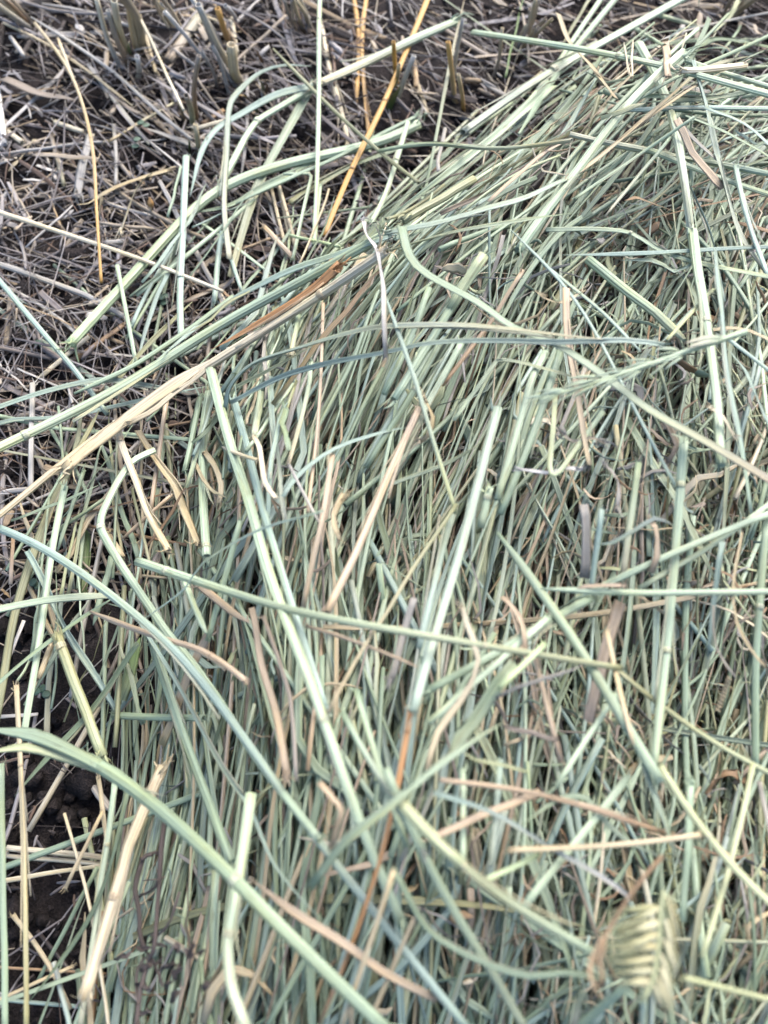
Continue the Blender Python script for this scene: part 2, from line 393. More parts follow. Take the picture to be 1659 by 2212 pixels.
# ------------------------------------------------------------------ traced stems, blades, straws and leaves
#  kind  colour  width  height-above-surface(cm)  points | options | label
#  S green stem, B grass blade, D dry straw, L dry leaf; options: nI node at point I, f0/f1 frayed ends, t0/t1 pointed ends,
#  c:xx end colour, w:N end width, k sharp bends, s0/s1 leaf sheath near an end, r:deg roll
HEROES = r'''
S bg 9 1.4 487,520 505,580 524,634 | t1 | thin bluish stem dropping from the hooked blade's tip to the bundle
S bg 10 1.3 388,520 336,585 283,708 | | slim bluish stem left of the upright frayed stem, outermost of three
S sg 9 1.2 398,538 343,605 276,728 | | slim grey green stem between two bluish ones above the bundle
B bg 12 1.6 362,590 326,675 296,780 | t1 | bluish blade ending on the bundle next to the short green stem
S bg 13 1.2 478,500 470,560 463,655 | | upright bluish stem standing behind the bundle's upper side
B yg 9 1.0 535,430 523,500 512,560 | t0 | yellow green blade just left of the broad grey green blade
S pg 8 1.9 692,400 684,470 679,535 | f0 | short thin stem right beside the foot of the thin upright stem
S dg 6 1.5 798,447 690,462 598,471 | t1 | hair thin dark green stem lying level above the bundle
S lg 8 2.2 625,508 680,520 735,533 | | vivid green thin stem touching the bundle's upper blade
D ta 8 0.9 586,405 600,470 616,530 | | tan straw slanting under the hairpin stem, lower one
D ta 8 1.1 597,380 618,460 637,535 | n1 | tan straw slanting under the hairpin stem, upper one
S sg 13 2.6 646,675 638,720 628,770 | | short grey green stem below the orange brown leaf
S pg 12 2.8 552,735 530,775 508,815 | | short pale stem below the cream straw, meeting the level blades
S pg 17 2.6 572,806 562,870 548,945 | f0 | pale stem with a frayed top just under the level bluish blades
B dg 14 2.0 438,850 425,890 408,940 | t1 | dark green blade in the shade below the cream straw
B ol 14 2.0 458,830 447,885 432,945 | t1 | olive blade beside the wide pale stem's top
D ta 8 2.8 568,810 530,860 488,915 | t1 | thin tan straw crossing below the level blades' left end
S yg 7 2.6 641,822 623,878 596,945 | t1 | thin yellow stem shining between the pale stems
S pg 16 2.8 140,1050 130,1090 107,1213 87,1396 62,1500 50,1600 | | pale stem running down beside the olive yellow blade
S sg 10 2.2 182,1015 150,1105 124,1190 | t1 | short grey green stem under the long cream straw's lower end
B ol 11 2.4 215,886 180,950 145,1010 | t0 | olive blade pointing up between bundle and cream straw
B yg 7 1.6 172,1100 152,1190 130,1290 | t0 | thin yellow green blade left of the fresh bright grass leaf
B sg 7 2.8 212,1048 140,1082 24,1124 | t0 | thin grey green blade lying level below the long cream straw
S ol 7 2.8 285,1055 300,1120 312,1165 324,1218 | | thin olive stem beside the snapped cream straw
B sg 15 3.0 242,1200 228,1255 212,1315 200,1350 | t1 r:25 | grey green blade hanging down from the elbow stem
D ta 22 2.0 228,1152 245,1178 262,1205 | f0 f1 | stubby tan husk behind the elbow stem
L ta 15 1.8 292,1170 300,1205 298,1250 | f0 | tan leaf scrap right of the elbow stem
D pe 9 2.4 372,1068 320,1115 262,1165 | t1 | pinkish straw leading from the crumpled tan leaf down left
D pe 11 1.8 360,865 350,940 340,1000 326,1100 | f0 | pinkish upright straw behind the crumpled tan leaf
D br 9 1.6 28,1160 26,1210 23,1262 | | brown upright stick at the left edge
D ww 9 1.4 52,1340 32,1390 8,1450 | | whitish straw beside the olive yellow blade's lower end
D ta 14 2.6 112,1392 98,1430 82,1466 | f1 | tan straw end with a ragged foot near the left edge
S sg 13 2.4 432,860 418,940 398,1020 | | grey green stem left of the wide pale stem
S sg 14 2.6 520,1125 490,1230 448,1385 | | grey green stem passing under the level stem's left part
S pg 15 3.0 396,1245 408,1305 425,1345 446,1368 | t1 | pale stem curving down from the level stem near its cream end
B dg 13 2.4 1500,104 1516,97 1549,83 1606,90 1700,112 | t0 | dark green blade arching along the top right corner
S pg 10 1.4 1424,33 1470,45 1502,55 | | short pale stem in the litter near the top right
S pg 11 1.4 1372,62 1405,82 1436,99 | | short pale stem under the thick leaning pale stem
D cr 5 3.0 1348,92 1354,130 1363,168 | t0 | hair thin cream stalk standing in the upper heap, left one
D cr 5 3.0 1368,86 1365,125 1366,166 | t0 | hair thin cream stalk standing in the upper heap, right one
L pe 16 2.4 1438,88 1440,125 1443,165 | f0 f1 | pinkish shredded leaf standing by the short cream straw
L br 10 3.2 1348,433 1370,428 1395,433 1460,458 | t0 t1 | curled brown leaf in the middle of the upper right heap
L pe 9 3.0 1234,297 1150,350 1055,436 | t0 | thin peach leaf lying among the combed stems of the upper heap
S sg 8 3.4 1500,252 1420,305 1352,355 1240,430 | | slim green stem slanting down left past the blunt peach leaf's top
S sg 8 3.2 1448,298 1370,390 1306,468 | t1 | slim green stem slanting down left below the blunt peach leaf
B bg 10 3.2 1214,551 1300,550 1406,546 1500,540 1700,532 | t0 | level bluish blade below the bright kinked blade
B bg 11 3.2 1338,563 1406,563 1456,588 1508,560 | t0 t1 | wavy bluish blade just below the level bluish one
L br 10 3.2 1564,480 1620,487 1700,515 | t0 | brown leaf strip leaving the right edge in the upper part
B yg 13 3.2 1298,256 1345,240 1394,222 | t1 | yellow green blade tip beside the thick light green stem
B sg 9 2.8 1482,250 1573,287 1620,315 1700,365 | | grey green blade curving to the right edge behind the lilac leaf
B bg 9 2.8 1522,233 1606,267 1700,345 | | bluish blade curving to the right edge, above the grey green one
S yg 14 2.4 1500,160 1580,178 1700,212 | t0 | yellowish stem sloping to the right edge under the cream straw
S pg 13 2.4 1480,130 1580,165 1700,198 | | pale stem close above the yellowish sloping one
S bg 14 3.0 1300,1100 1290,1190 1275,1290 | | bluish stem standing behind the slanting green stem
S sg 16 3.0 1380,1000 1360,1120 1345,1250 | | grey green stem left of the small wavy blade
L gl 22 2.8 1262,1090 1266,1150 1262,1250 | | broad grey leaf standing behind the small wavy blade
B bg 12 3.4 1560,1170 1540,1300 1530,1420 | t1 | bluish blade right of the pale bluish stem
S pg 14 3.4 1330,1500 1250,1620 1200,1700 | | pale stem slanting down left under the tan split stick
S pg 14 3.2 1000,1660 1010,1760 1000,1880 | n1 | pale stem standing right of the widening pale blade
S bg 15 3.2 1080,1640 1075,1750 1060,1870 | | bluish stem standing behind the pinkish tan leaf
L gb 12 3.8 1090,1570 1150,1585 1205,1600 | f0 | grey brown split stick end lying level by the peach stick
B yg 8 4.0 1000,1622 1030,1642 1090,1655 1140,1668 | t0 | small yellow green curl below the widest blade
L gl 20 3.6 1212,932 1240,955 1270,945 1305,958 | f0 f1 r:40 | crinkled grey leaf scrap left of the long peach leaf's foot
L gl 14 3.4 1300,1000 1335,1040 1330,1105 | f0 f1 r:50 | shrivelled grey leaf below the crinkled scrap
L pe 18 3.4 1400,1118 1422,1165 1408,1235 | f0 r:30 | pinkish crumpled leaf left of the pale bluish stem
L ta 16 3.6 1168,640 1208,655 1262,628 | f0 f1 r:40 | frayed tan leaf right under the long bluish stem's start
L ta 18 3.6 742,1070 720,1112 732,1165 | f0 f1 r:45 | crumpled tan leaf right of the speckled peach straw
L pe 18 4.6 690,1690 716,1722 738,1752 728,1790 714,1836 | f1 r:45 | curled peach leaf hanging over the green stems in the lower middle
L ww 13 3.6 1118,1012 1180,1022 1215,1012 1255,1015 | f0 f1 r:30 | shredded whitish leaf lying level under the sharp V stem
L gb 15 3.4 1440,1002 1462,960 1432,898 | f0 r:40 | grey brown withered leaf beneath the wide green blade
L ta 14 3.6 915,860 935,900 925,940 900,955 | f0 f1 r:50 | curled tan scrap between the wide peach straw and pale stems
L pe 16 3.4 1085,1290 1120,1330 1135,1400 | f1 r:30 | pinkish leaf scrap behind the slanting green stem's upper part
L cr 13 3.6 1530,880 1560,900 1590,950 | f0 f1 r:30 | cream leaf scrap right of the thick jointed stem
S pg 11 2.2 692,-40 689,45 687,200 684,400 678,530 | n1 | thin upright green stem with a yellow top joint crossing the stubble
S pg 22 2.0 992,43 930,70 830,119 680,184 | f0 | thick pale green stem with a torn tip, over the orange straws
B bg 17 1.8 680,186 600,206 515,250 470,277 435,330 410,425 | t1 w:12 | bluish blade hanging down from the torn pale stem to the frayed upright
S pg 17 1.6 672,192 555,260 528,300 505,345 478,396 | n1 k | pale green stem with sharp elbows beside the arching blade
S pg 23 1.5 905,268 830,310 650,345 480,398 410,458 325,553 150,745 | n3 c:lg f0 | long bent green stem whose cut end lies on dark soil
B bg 13 1.9 672,143 615,140 565,155 515,200 495,240 488,350 485,450 495,560 | t0 r:25 | grey green blade arching over and hanging down like a hook
B sg 20 1.2 668,196 580,360 545,440 515,540 500,600 | w:16 r:10 | broad grey green blade slanting down between the orange straw and the hooked blade
S bg 16 1.8 402,338 398,450 392,553 386,602 392,738 | n3 f0 | upright pale stem with frayed top and a white joint over the soil
S ol 9 2.4 590,105 680,200 750,270 825,335 905,395 | t0 | thin olive stem crossing the pale torn stem at an angle
S sg 12 1.6 905,248 830,283 720,345 600,388 510,440 | t1 | grey green stem running just above the long bent stem
B dg 13 1.2 895,308 820,335 740,370 650,420 626,438 | c:ol | dull green blade with yellowed tip below the long bent stem
S pg 8 1.6 612,376 675,374 668,400 650,480 632,560 | k n1 | thin stem bent like a hairpin beside the upright thin stem
B sg 12 1.3 690,348 575,400 500,445 415,459 | t1 | soft green blade curving down to the joint of the long bent stem
S pg 9 1.2 438,484 500,525 540,553 585,592 | t1 | short pale stem slanting down right under the bent stem's joint
D ye 13 1.8 935,-30 830,220 760,360 700,510 | n1 n2 | thick orange yellow straw leaning beneath the torn green stem
D ye 11 0.3 758,-30 775,60 770,225 | t1 | yellow straw standing left of the thick orange straw
D ye 10 0.4 795,-30 780,100 797,290 | n1 | thin yellow straw just behind the thick orange straw
D cr 11 0.4 694,48 705,125 735,225 752,310 | f1 | whitish old straw lying behind the thin upright stem
D ta 8 2.5 75,50 140,130 170,190 202,300 212,400 219,610 | n3 c:ye | long thin tan straw hanging down over the stubble, with a forked top
D ta 8 1.5 125,82 135,115 158,170 | t0 | short tan fork of straw beside the long thin tan straw
D gl 8 1.0 66,36 150,90 260,165 330,235 415,302 | t0 | long grey straw slanting across the litter to the brown sprouts
D cr 7 2.5 262,-30 300,30 350,130 397,238 | n2 | cream straw slanting down from the top edge past the stubble
D cr 12 1.8 -30,450 40,472 125,502 290,553 400,598 482,630 | w:8 | cream straw crossing the soil at left, over the upright frayed stem
L br 7 1.7 478,628 500,645 | t1 | tiny curled brown tip at the end of the cream straw
S pg 17 2.0 1022,70 1210,98 1330,120 1430,140 1560,178 1700,215 | n2 | pale stem with an open hollow end pointing into the stubble
S pg 22 2.6 1500,-18 1340,72 1200,150 1100,215 1000,285 | n2 | thick pale stem leaning to the top edge of the heap
B pg 24 2.2 1190,185 1100,270 985,360 900,425 838,472 | w:14 t1 | wide smooth pale blade sliding down to the tangled knot
S sg 14 2.0 1345,-20 1240,100 1195,170 1120,290 | t1 | grey green stem just left of the thick leaning pale stem
S pg 12 1.8 1310,-20 1225,105 1150,210 1060,300 | w:9 | narrow pale stem from the top edge into the wide smooth blade
L ta 15 3.0 1205,30 1230,90 1280,145 1330,212 | w:12 r:20 | tan dry leaf with cream tip slanting across the top stems
S pg 21 2.8 1478,112 1380,195 1330,250 1250,370 1180,450 1120,540 | f0 c:sg | thick light green stem with frayed tip in the upper heap
B wb 19 3.2 835,506 930,485 1055,450 1140,425 1222,388 | f0 w:12 | shiny bluish white blade reaching right from the tangled knot
L ta 11 3.2 1215,392 1280,350 1380,268 1490,170 | t1 | straight peach dry leaf pointing up right from the shiny blade
L ta 10 2.7 1225,398 1320,320 1480,200 1595,138 | t1 r:30 | second peach dry leaf, longer and lower, beside the straight one
S pg 12 2.6 882,264 855,350 832,430 800,485 | n1 | short pale stem standing up beside the orange straw's foot
D gl 9 2.0 962,278 955,330 948,372 | f0 | stubby pale lilac stalk between the pale stems
S sg 11 2.1 820,326 905,309 1000,318 1080,326 1235,303 | | grey green stem lying level across the upper heap
B sg 8 2.2 912,430 925,380 960,200 1005,-10 | t1 c:ta | slender grey blade standing up to the top edge
B gr 5 1.5 1136,-20 1110,80 1090,170 | t0 | fine dark green grass blade at the top edge
B yg 11 1.6 1612,-20 1575,35 1540,75 | t1 | yellow green blade at the top right edge
B ol 9 1.8 1280,-14 1248,40 1215,95 | t1 | olive blade left of the dry tan leaf's cream tip
D ol 19 2.2 1026,386 955,430 870,477 | | thick olive tan stub with a cut round end by the knot
B bg 15 3.0 1448,250 1470,350 1500,425 1540,525 1562,650 | r:40 t0 | twisted bluish blade hanging down the right side of the heap
B bg 13 2.8 1495,130 1522,226 1550,350 1595,500 1650,590 | r:20 | bluish blade with a bend near the right edge
S bg 14 2.2 1700,236 1600,232 1520,230 1330,240 | t1 | level bluish stem at the right edge below the cream straw
S pg 17 2.4 1700,382 1570,362 1480,350 1330,320 1230,290 | | thick level pale stem running in from the right edge
S pg 14 2.6 1700,432 1570,392 1480,360 1400,322 | f0 | pale stem sloping down to the right edge below the level pale stem
B dg 12 2.2 1660,188 1560,208 1480,216 1390,222 | t0 t1 | dark green blade crossing under the bent bluish blade
L pe 17 3.2 1462,258 1495,330 1530,372 1562,407 | r:-15 | peach coloured dry leaf with blunt end in the upper right
L gl 10 2.8 1475,275 1520,320 1562,357 | t1 | lilac dry leaf tucked behind the blunt peach leaf
D cr 15 3.0 1470,153 1530,157 1612,140 | f1 f0 | short cream straw with split ends in the top right corner
S sg 9 2.4 1700,60 1530,135 1400,195 1330,250 | t1 | slim green stem slanting down left from the right edge near the top
D gl 6 2.5 1700,20 1600,38 1480,66 1420,90 | t1 | thin grey strand at the top right corner
B sg 9 3.4 1264,457 1130,477 980,505 830,545 700,580 | t0 | fine grey green blade lying below the shiny bluish blade
B pg 11 3.0 1180,497 1280,495 1362,503 1415,535 1490,562 1700,608 | n2 | bright green blade kinked downwards in the right half
S pg 21 2.0 1380,95 1445,225 1480,400 1497,540 | w:18 | broad pale stem running down behind the blunt peach leaf
S bg 9 3.6 1105,498 1160,553 1255,643 1310,750 1355,853 1405,953 1457,1046 | t0 | long thin bluish stem running down over the green seed head
S bg 10 3.0 1175,572 1310,673 1385,760 | t1 | short bluish stem left of the seed head's stalk
S bg 13 1.6 -40,560 0,608 75,703 140,778 175,825 232,895 | | bluish stem sloping across the soil at the left edge
S pg 10 1.8 253,573 272,668 293,782 | | short green stem standing on the soil above the long bundle
B bg 24 2.9 845,512 710,558 620,590 500,650 415,715 330,785 | t1 w:12 f0 r:5 | layered bluish blade on the upper side of the long straw bundle
L ol 9 2.6 560,622 500,648 455,690 400,722 | t0 t1 | yellow stained strip on the bluish blade of the bundle
S pg 23 2.7 835,505 700,583 550,660 400,748 325,803 200,873 100,918 50,943 -40,985 | n7 | longest pale stem of the bundle, ending in a white joint at left
S sg 14 2.3 505,640 420,700 350,750 240,815 160,850 | t1 | grey green stem between the bundle and the upright frayed stem
D cr 27 3.4 835,540 700,635 575,710 450,790 350,855 250,912 150,985 50,1075 -20,1128 | n1 c:ta w:15 | long cream straw with torn sheath crossing the left half
L cr 34 3.9 470,772 380,828 310,878 200,962 140,1015 | f1 t0 w:22 c:ta r:15 | torn papery sheath peeling off the long cream straw
L cr 12 3.9 470,778 400,832 340,878 275,918 | f0 f1 c:ta r:30 | split strip of sheath curling off the long cream straw
L ta 10 3.8 335,858 262,905 205,955 | f1 f0 r:40 | ragged tan fibre strip under the torn papery sheath
D ta 8 2.9 700,640 560,727 440,806 335,872 240,935 | t0 t1 | thin greyish strand running along the long cream straw
L or 25 4.2 735,572 675,626 575,690 455,755 | t1 w:10 r:12 f0 | orange brown dry leaf folded over the long cream straw
L or 14 3.9 700,570 718,562 738,566 728,590 | k | folded tip of the orange brown leaf by the knot
D cr 17 3.4 250,908 262,955 270,980 300,1055 320,1112 365,1190 | k c:ta n1 | cream straw snapped downwards from the long cream straw
B bg 13 2.0 -30,892 100,848 215,822 300,830 420,850 | t1 | bluish blade curving under the bundle from the left edge
B bg 10 1.6 -30,925 30,907 140,900 300,865 450,835 | t1 | narrow bluish blade running flat beneath the long bundle at left
S sg 11 1.4 -30,893 60,905 180,925 300,935 420,950 | | thin grey green stem low under the long cream straw
B bg 15 4.0 490,895 495,862 505,833 550,788 650,753 750,723 830,708 980,706 1100,714 1230,727 1350,737 | t1 r:15 | long grey blue blade sweeping level across the middle of the heap
B bg 13 3.6 500,873 600,818 700,788 830,763 930,743 1080,738 1200,740 1350,737 1436,748 | f1 r:-10 | darker blue green blade running just under the sweeping one
S pg 24 3.2 455,800 475,878 500,978 545,1106 565,1206 610,1331 665,1456 696,1553 740,1660 768,1784 832,1912 870,2000 | n7 | thick long green stem running down the middle with a tan joint
S bg 19 2.8 505,862 530,953 562,1080 610,1246 645,1356 685,1460 703,1535 | | bluish stem leaning on the right of the thick long stem
B bg 15 2.6 580,812 590,928 605,1053 616,1125 | r:30 w:11 | bluish blade standing between the thick stem and the cream hook
S pg 21 2.2 452,848 440,900 430,980 438,1106 446,1202 | n4 | wide pale stem with a brown ringed cut end
D pe 8 2.8 698,655 697,700 695,780 685,953 665,1106 | n1 | long thin pinkish stick standing below the orange brown leaf
D pe 13 3.2 719,984 702,1060 685,1130 655,1312 | f0 | speckled peach straw with split white top
S pg 12 2.6 672,778 655,890 622,1005 | c:ta | pale stem with tan foot left of the thin pinkish stick
D pe 17 3.6 905,882 868,960 830,1040 800,1106 760,1206 706,1322 | f1 w:20 | wide peach straw slanting through the middle of the heap
D cr 13 3.6 548,944 562,966 570,1043 597,1077 | k f0 | cream hook shaped straw lying on the bluish blades
D cr 10 3.5 480,965 518,985 556,994 | t0 | little cream splinter left of the cream hook
B bg 12 3.4 612,1075 650,1023 725,968 830,933 880,925 | t1 | bluish blade bowed upwards from the cream hook
L ww 13 4.2 785,478 792,510 815,545 825,600 830,680 834,772 | r:35 f0 f1 | whitish withered leaf hanging from the tangled knot
L gl 7 3.6 788,500 800,484 815,482 826,492 | r:40 f0 f1 | curled grey scrap at the tangled knot
L ta 19 2.2 298,930 332,983 375,1048 388,1080 430,1180 | r:30 f1 | crumpled tan leaf under the snapped cream straw
L ta 14 2.4 440,975 465,1010 478,1045 470,1085 | f0 f1 | shredded tan husk between the wide pale stem and the thick stem
L ta 9 2.6 420,1000 450,1050 490,1075 | f0 t1 | thin brown shred beside the tan husk
B ol 18 1.8 182,850 167,950 150,1010 110,1090 68,1206 32,1330 8,1460 -10,1560 | t0 r:15 | olive yellow blade running down the left edge of the heap
B ol 10 1.8 416,652 360,705 300,768 250,833 | t0 | olive blade in the gap above the long bundle
B sg 23 4.6 868,488 885,553 925,595 1030,653 1110,708 1200,743 1305,813 1405,888 1530,958 1700,1060 | c:gb w:26 r:12 e:4 | long wide green blade crossing the right half, turning brown at its end
S bg 11 4.4 833,640 860,708 895,853 940,978 985,1110 | t0 c:yg | thin bluish stem dropping straight from the whitish leaf
L pe 17 4.0 1225,622 1224,728 1245,843 1264,953 1272,1005 | w:12 r:10 | long peach dry leaf hanging down crossed by the wide green blade
S wb 22 3.8 1075,882 1045,978 1020,1106 995,1206 955,1310 922,1416 893,1538 | f0 | thickest pale stem in the middle with a torn top
D or 15 3.6 888,1535 876,1640 850,1770 826,1860 770,2030 690,2212 | w:9 n0 c:br | orange brown rotten stalk continuing below the thickest pale stem
S pg 19 3.6 1058,1053 1050,1090 1038,1140 | n0 | short hollow stub beside the thickest pale stem
S pg 23 3.4 1496,500 1505,578 1527,695 1550,853 1558,1005 | n2 f1 | thick pale stem with a white joint standing near the right edge
B bg 14 3.6 1545,540 1560,678 1570,803 1600,953 1622,1110 | r:25 | bluish blade hanging parallel to the thick jointed stem at right
S yg 12 3.9 1200,850 1192,953 1186,1018 1198,1036 1245,968 1302,890 | k c:pg | yellow green stem bent back into a sharp V
B pg 9 3.8 980,910 1060,798 1090,780 1180,798 1245,818 1310,840 | t1 | slender pale blade bending over beside the peach leaf
S pg 21 3.4 1478,945 1466,1053 1466,1106 1460,1231 1440,1406 1420,1590 1412,1660 | n1 n4 | pale bluish stem running straight down the right third
S yg 8 3.6 1440,735 1490,680 1540,625 | | short yellow green stalk pointing up right of the long peach leaf
D pe 10 3.0 1130,583 1090,640 1045,713 955,833 | c:br | pinkish brown straw slanting behind the wide green blade
L ta 8 3.4 1700,750 1640,725 1590,708 1480,724 | t1 | tan strand curving in from the right edge by the seed head
S sg 15 3.0 927,622 880,763 830,852 | | pale stem slanting down from the knot side, left of the sheath wrapped one
S pg 20 3.2 1046,550 995,613 950,700 905,778 850,862 | s0 | pale stem wrapped in a yellow green sheath near its top
B yg 9 3.8 1038,956 980,993 880,1033 825,1052 | c:bg t0 | yellow tipped blade crossing the thin bluish stem's end
S bg 10 3.4 1570,730 1620,770 1700,830 | | bluish stem leaving the seed head for the right edge
B bg 14 3.4 1580,760 1625,830 1650,900 1690,960 | t1 r:30 | bluish blade curling down right of the thick jointed stem
S bg 20 3.4 -40,1128 0,1141 85,1176 210,1261 300,1331 380,1401 450,1481 520,1590 575,1659 668,1797 750,1899 830,1995 905,2100 1010,2222 | n9 | very long bluish stem sweeping from the left edge to the bottom
B pg 17 3.6 -40,1325 0,1316 100,1296 215,1288 252,1292 | t1 | pale blade poking in level from the left edge
S pg 23 4.6 298,1213 365,1234 500,1276 650,1321 830,1356 950,1376 1060,1396 1180,1416 1343,1443 | n1 n6 w:15 c:ol | long straight green stem lying level across the middle, cream at its left end
S pg 20 3.2 335,972 285,995 253,1043 220,1110 215,1141 265,1226 320,1306 360,1366 415,1431 475,1516 565,1656 690,1815 | n4 k | green stem with a sharp elbow above the level stem's cream end
D pe 14 4.2 195,1321 250,1343 350,1368 465,1393 500,1425 532,1472 | f1 n3 t0 | peach straw lying level with a ragged bent end
B bg 6 4.6 700,1104 550,1151 440,1216 400,1271 325,1326 290,1350 | t1 | wiry blue green strand arching over the cream end
S ol 9 4.4 985,1090 900,1205 830,1281 775,1376 740,1456 708,1540 | c:ta | thin olive stem slanting down to the tan joint
L pe 15 2.8 543,1315 565,1431 600,1556 622,1680 | w:18 f1 r:10 | long pinkish brown leaf running down behind the thick long stem
D pe 10 2.8 570,1330 595,1440 632,1570 640,1680 | f0 | pinkish straw right beside the long pinkish leaf
B bg 15 2.2 60,1190 120,1306 165,1396 225,1486 258,1540 | | bluish blade crossing the olive stem at left
S ol 25 3.4 122,1370 150,1446 185,1540 222,1635 | n0 c:yg | short thick olive stalk forking into the blurred green stem
B dg 13 3.0 300,1390 275,1426 190,1546 80,1660 30,1720 | t1 | dark green blade slanting down left over the soil
S sg 17 2.4 245,1546 325,1549 440,1552 | | short cut green stem lying level behind the snapped stems
B gr 17 0.3 188,1085 190,1181 182,1290 | t0 | fresh bright green grass leaf standing at the left
B sg 12 3.2 -30,1500 100,1391 200,1320 262,1280 | t1 | grey green blade rising from the left edge to the elbow stem
S sg 22 3.0 330,1388 365,1506 415,1640 460,1774 500,1862 | w:24 | grey green stem feeding into the joint of the blurred green stem
B bg 9 3.6 302,1342 375,1466 425,1556 480,1659 540,1749 590,1859 650,1939 712,2006 | t1 | narrow grey blue blade running down through the lower heap
B gr 26 1.6 302,1376 282,1450 262,1512 | t0 c:yg | broad yellow green leaf half hidden behind the dark green blade
L pe 17 3.0 425,1261 500,1321 542,1348 | t1 f0 | brownish peach leaf poking out under the level stem
L pe 19 2.4 460,1352 405,1466 350,1610 | f0 c:ta | wide peach leaf slanting under the grey green stem
S pg 15 4.4 1168,1272 1280,1281 1455,1283 1700,1276 | t0 | straight green stem entering level from the right edge
L pe 10 4.6 1238,1272 1290,1266 1350,1265 | t0 f1 | tiny peach sliver lying on the level stem at right
S sg 20 4.2 1075,1151 1140,1236 1205,1331 1270,1431 1330,1531 1390,1621 1425,1690 | t0 w:26 | green stem slanting down right under the level stem's tip
L cr 15 4.4 996,1304 1012,1350 1035,1426 1005,1500 950,1581 922,1665 | c:ta r:25 f0 | crooked cream dry leaf crossed by the level green stem
B sg 30 3.8 1112,1434 1050,1516 995,1596 968,1630 | t1 r:5 | widest grey green blade, short and pointed, below the crooked cream leaf
S sg 20 3.6 1282,1290 1210,1331 1080,1416 918,1494 | | dull green stem slanting up right behind the crooked cream leaf
S pg 16 3.8 1182,1334 1050,1456 926,1560 | f1 | pale stem with a ragged lower end beside the dull green one
S lg 15 4.2 1177,1391 1130,1435 1080,1486 | | short vivid light green stem segment
S pg 16 3.6 1700,1095 1550,1151 1430,1206 1320,1256 1230,1300 | t1 | pale stem sloping in from the right edge above the level one
S pg 13 3.2 1700,1060 1600,1140 1480,1215 1380,1270 | | thinner pale stem sloping in from the right edge beneath a wider one
L gl 9 4.4 1265,1432 1180,1466 1120,1482 1068,1508 | t0 r:40 | twisted grey lilac leaf end by the vivid green segment
D pe 13 3.4 1155,1420 1180,1531 1212,1645 | | straight peach stick running down below the vivid green segment
D ta 13 4.4 1310,1360 1325,1451 1355,1556 1368,1610 | t1 f0 | tan stick split at its top on the slanting green stem
B pg 12 5.0 1087,1563 1030,1596 940,1656 830,1754 750,1814 668,1916 | w:22 t0 r:5 | pale blade widening down left across the lower middle
S ol 13 3.8 1330,1446 1430,1531 1530,1616 1600,1652 1700,1690 | c:yg | olive stem continuing down right to the edge
S sg 19 3.4 1655,1130 1640,1306 1625,1506 1632,1665 | n1 | green stem standing along the right edge
L ta 10 4.0 1602,1150 1585,1256 1590,1346 1622,1400 1655,1442 | r:30 | bowed tan leaf strip near the right edge
B bg 10 4.2 1285,1173 1325,1173 1370,1146 1415,1121 1452,1133 | t0 t1 | small wavy bluish blade left of the pale bluish stem
L gb 27 3.0 1338,1300 1312,1386 1270,1560 | r:10 | broad grey brown dead leaf behind the slanting green stem
L gl 8 3.6 1540,1310 1548,1400 1590,1465 | r:20 | grey dry strip in the tangle at right
B sg 30 6.6:7.0 -40,1577 40,1582 100,1596 190,1642 260,1683 | t0 w:26 | green leaf blade reaching the left edge off the thick blurred stem
S sg 31 7.0:4.5 190,1640 275,1690 350,1744 435,1824 505,1893 555,1952 650,2049 725,2124 840,2230 | n4 c:sg | thick blurred green stem in the foreground with a tan joint
B yg 20 6.8:6.6 -40,1632 30,1615 85,1620 180,1648 250,1680 | t0 | yellow green sheath blade splitting off the thick blurred stem
S pg 27 4.4:3.6 542,1714 520,1874 500,1984 490,2029 500,2134 535,2230 | n3 k | yellow green stem hanging below the blurred stem's joint
D ta 28 3.6:5.0 352,1655 310,1769 265,1939 220,2049 180,2160 | n2 f1 c:cr | thick tan straw leaning behind the blurred green stem
D ta 12 4.0 36,1480 42,1659 50,1909 56,2230 | n1 c:ol | long thin tan straw standing near the left edge at the bottom
S sg 15 4.0 2,1650 6,1900 12,2230 | | grey green stem along the left edge at the bottom
D cr 14 0.8 15,1832 110,1838 225,1853 | f0 | cream straw lying on the soil at the bottom left, upper of two
D cr 11 0.6 12,1848 100,1856 220,1866 | | thinner cream straw pressed against the upper one
D cr 12 1.2 -30,1910 125,1880 228,1868 | w:8 | whitish straw bowed across the dark soil
D ta 11 2.0 212,1676 222,1760 234,1836 | f0 | tan straw standing at the heap's lower left flank
S pg 14 2.6 250,1685 236,1829 208,2009 172,2225 | n1 | pale stem going down along the heap's lower left flank
B dg 11 3.0 278,1705 215,1939 120,2089 55,2175 | t1 | dark green blade bowing out over the soil at the bottom left
D ta 9 2.4 222,1752 180,1835 140,1920 | f0 | thin tan straw sticking out over the soil
D ta 11 0.6 28,1978 100,2029 140,2099 152,2180 | | curved tan straw on the soil at the bottom left
D ta 9 1.4 -30,2172 60,2130 158,2087 | | short tan straw over the curved one at the bottom left
L pe 18 4.4 540,1898 625,1964 725,2029 830,2099 942,2156 | t0 w:20 | pinkish brown leaf slanting down under the blurred stem
D ta 12 4.6 850,1880 795,2059 735,2230 | c:ta | tan straw leaning to the bottom edge at the bottom centre
D ta 11 4.2 905,1960 840,2100 790,2230 | t0 | pale tan straw crossing the tan one at the bottom edge
S sg 21 3.8 832,1660 890,1824 980,1979 1080,2134 1140,2230 | | green stem dropping to the bottom edge right of the rotten stalk
S ol 22 4.4:5.5 858,1725 900,1768 975,1879 1055,1939 1155,1989 1255,2044 1290,2064 | s0 n2 c:sg | sheathed olive stem pointing at the blurred seed head
B sg 14 4.2 845,1874 905,1979 955,2029 1055,2084 1140,2109 1220,2099 1300,2115 | r:20 | grey green blade bowed like a saucer near the bottom
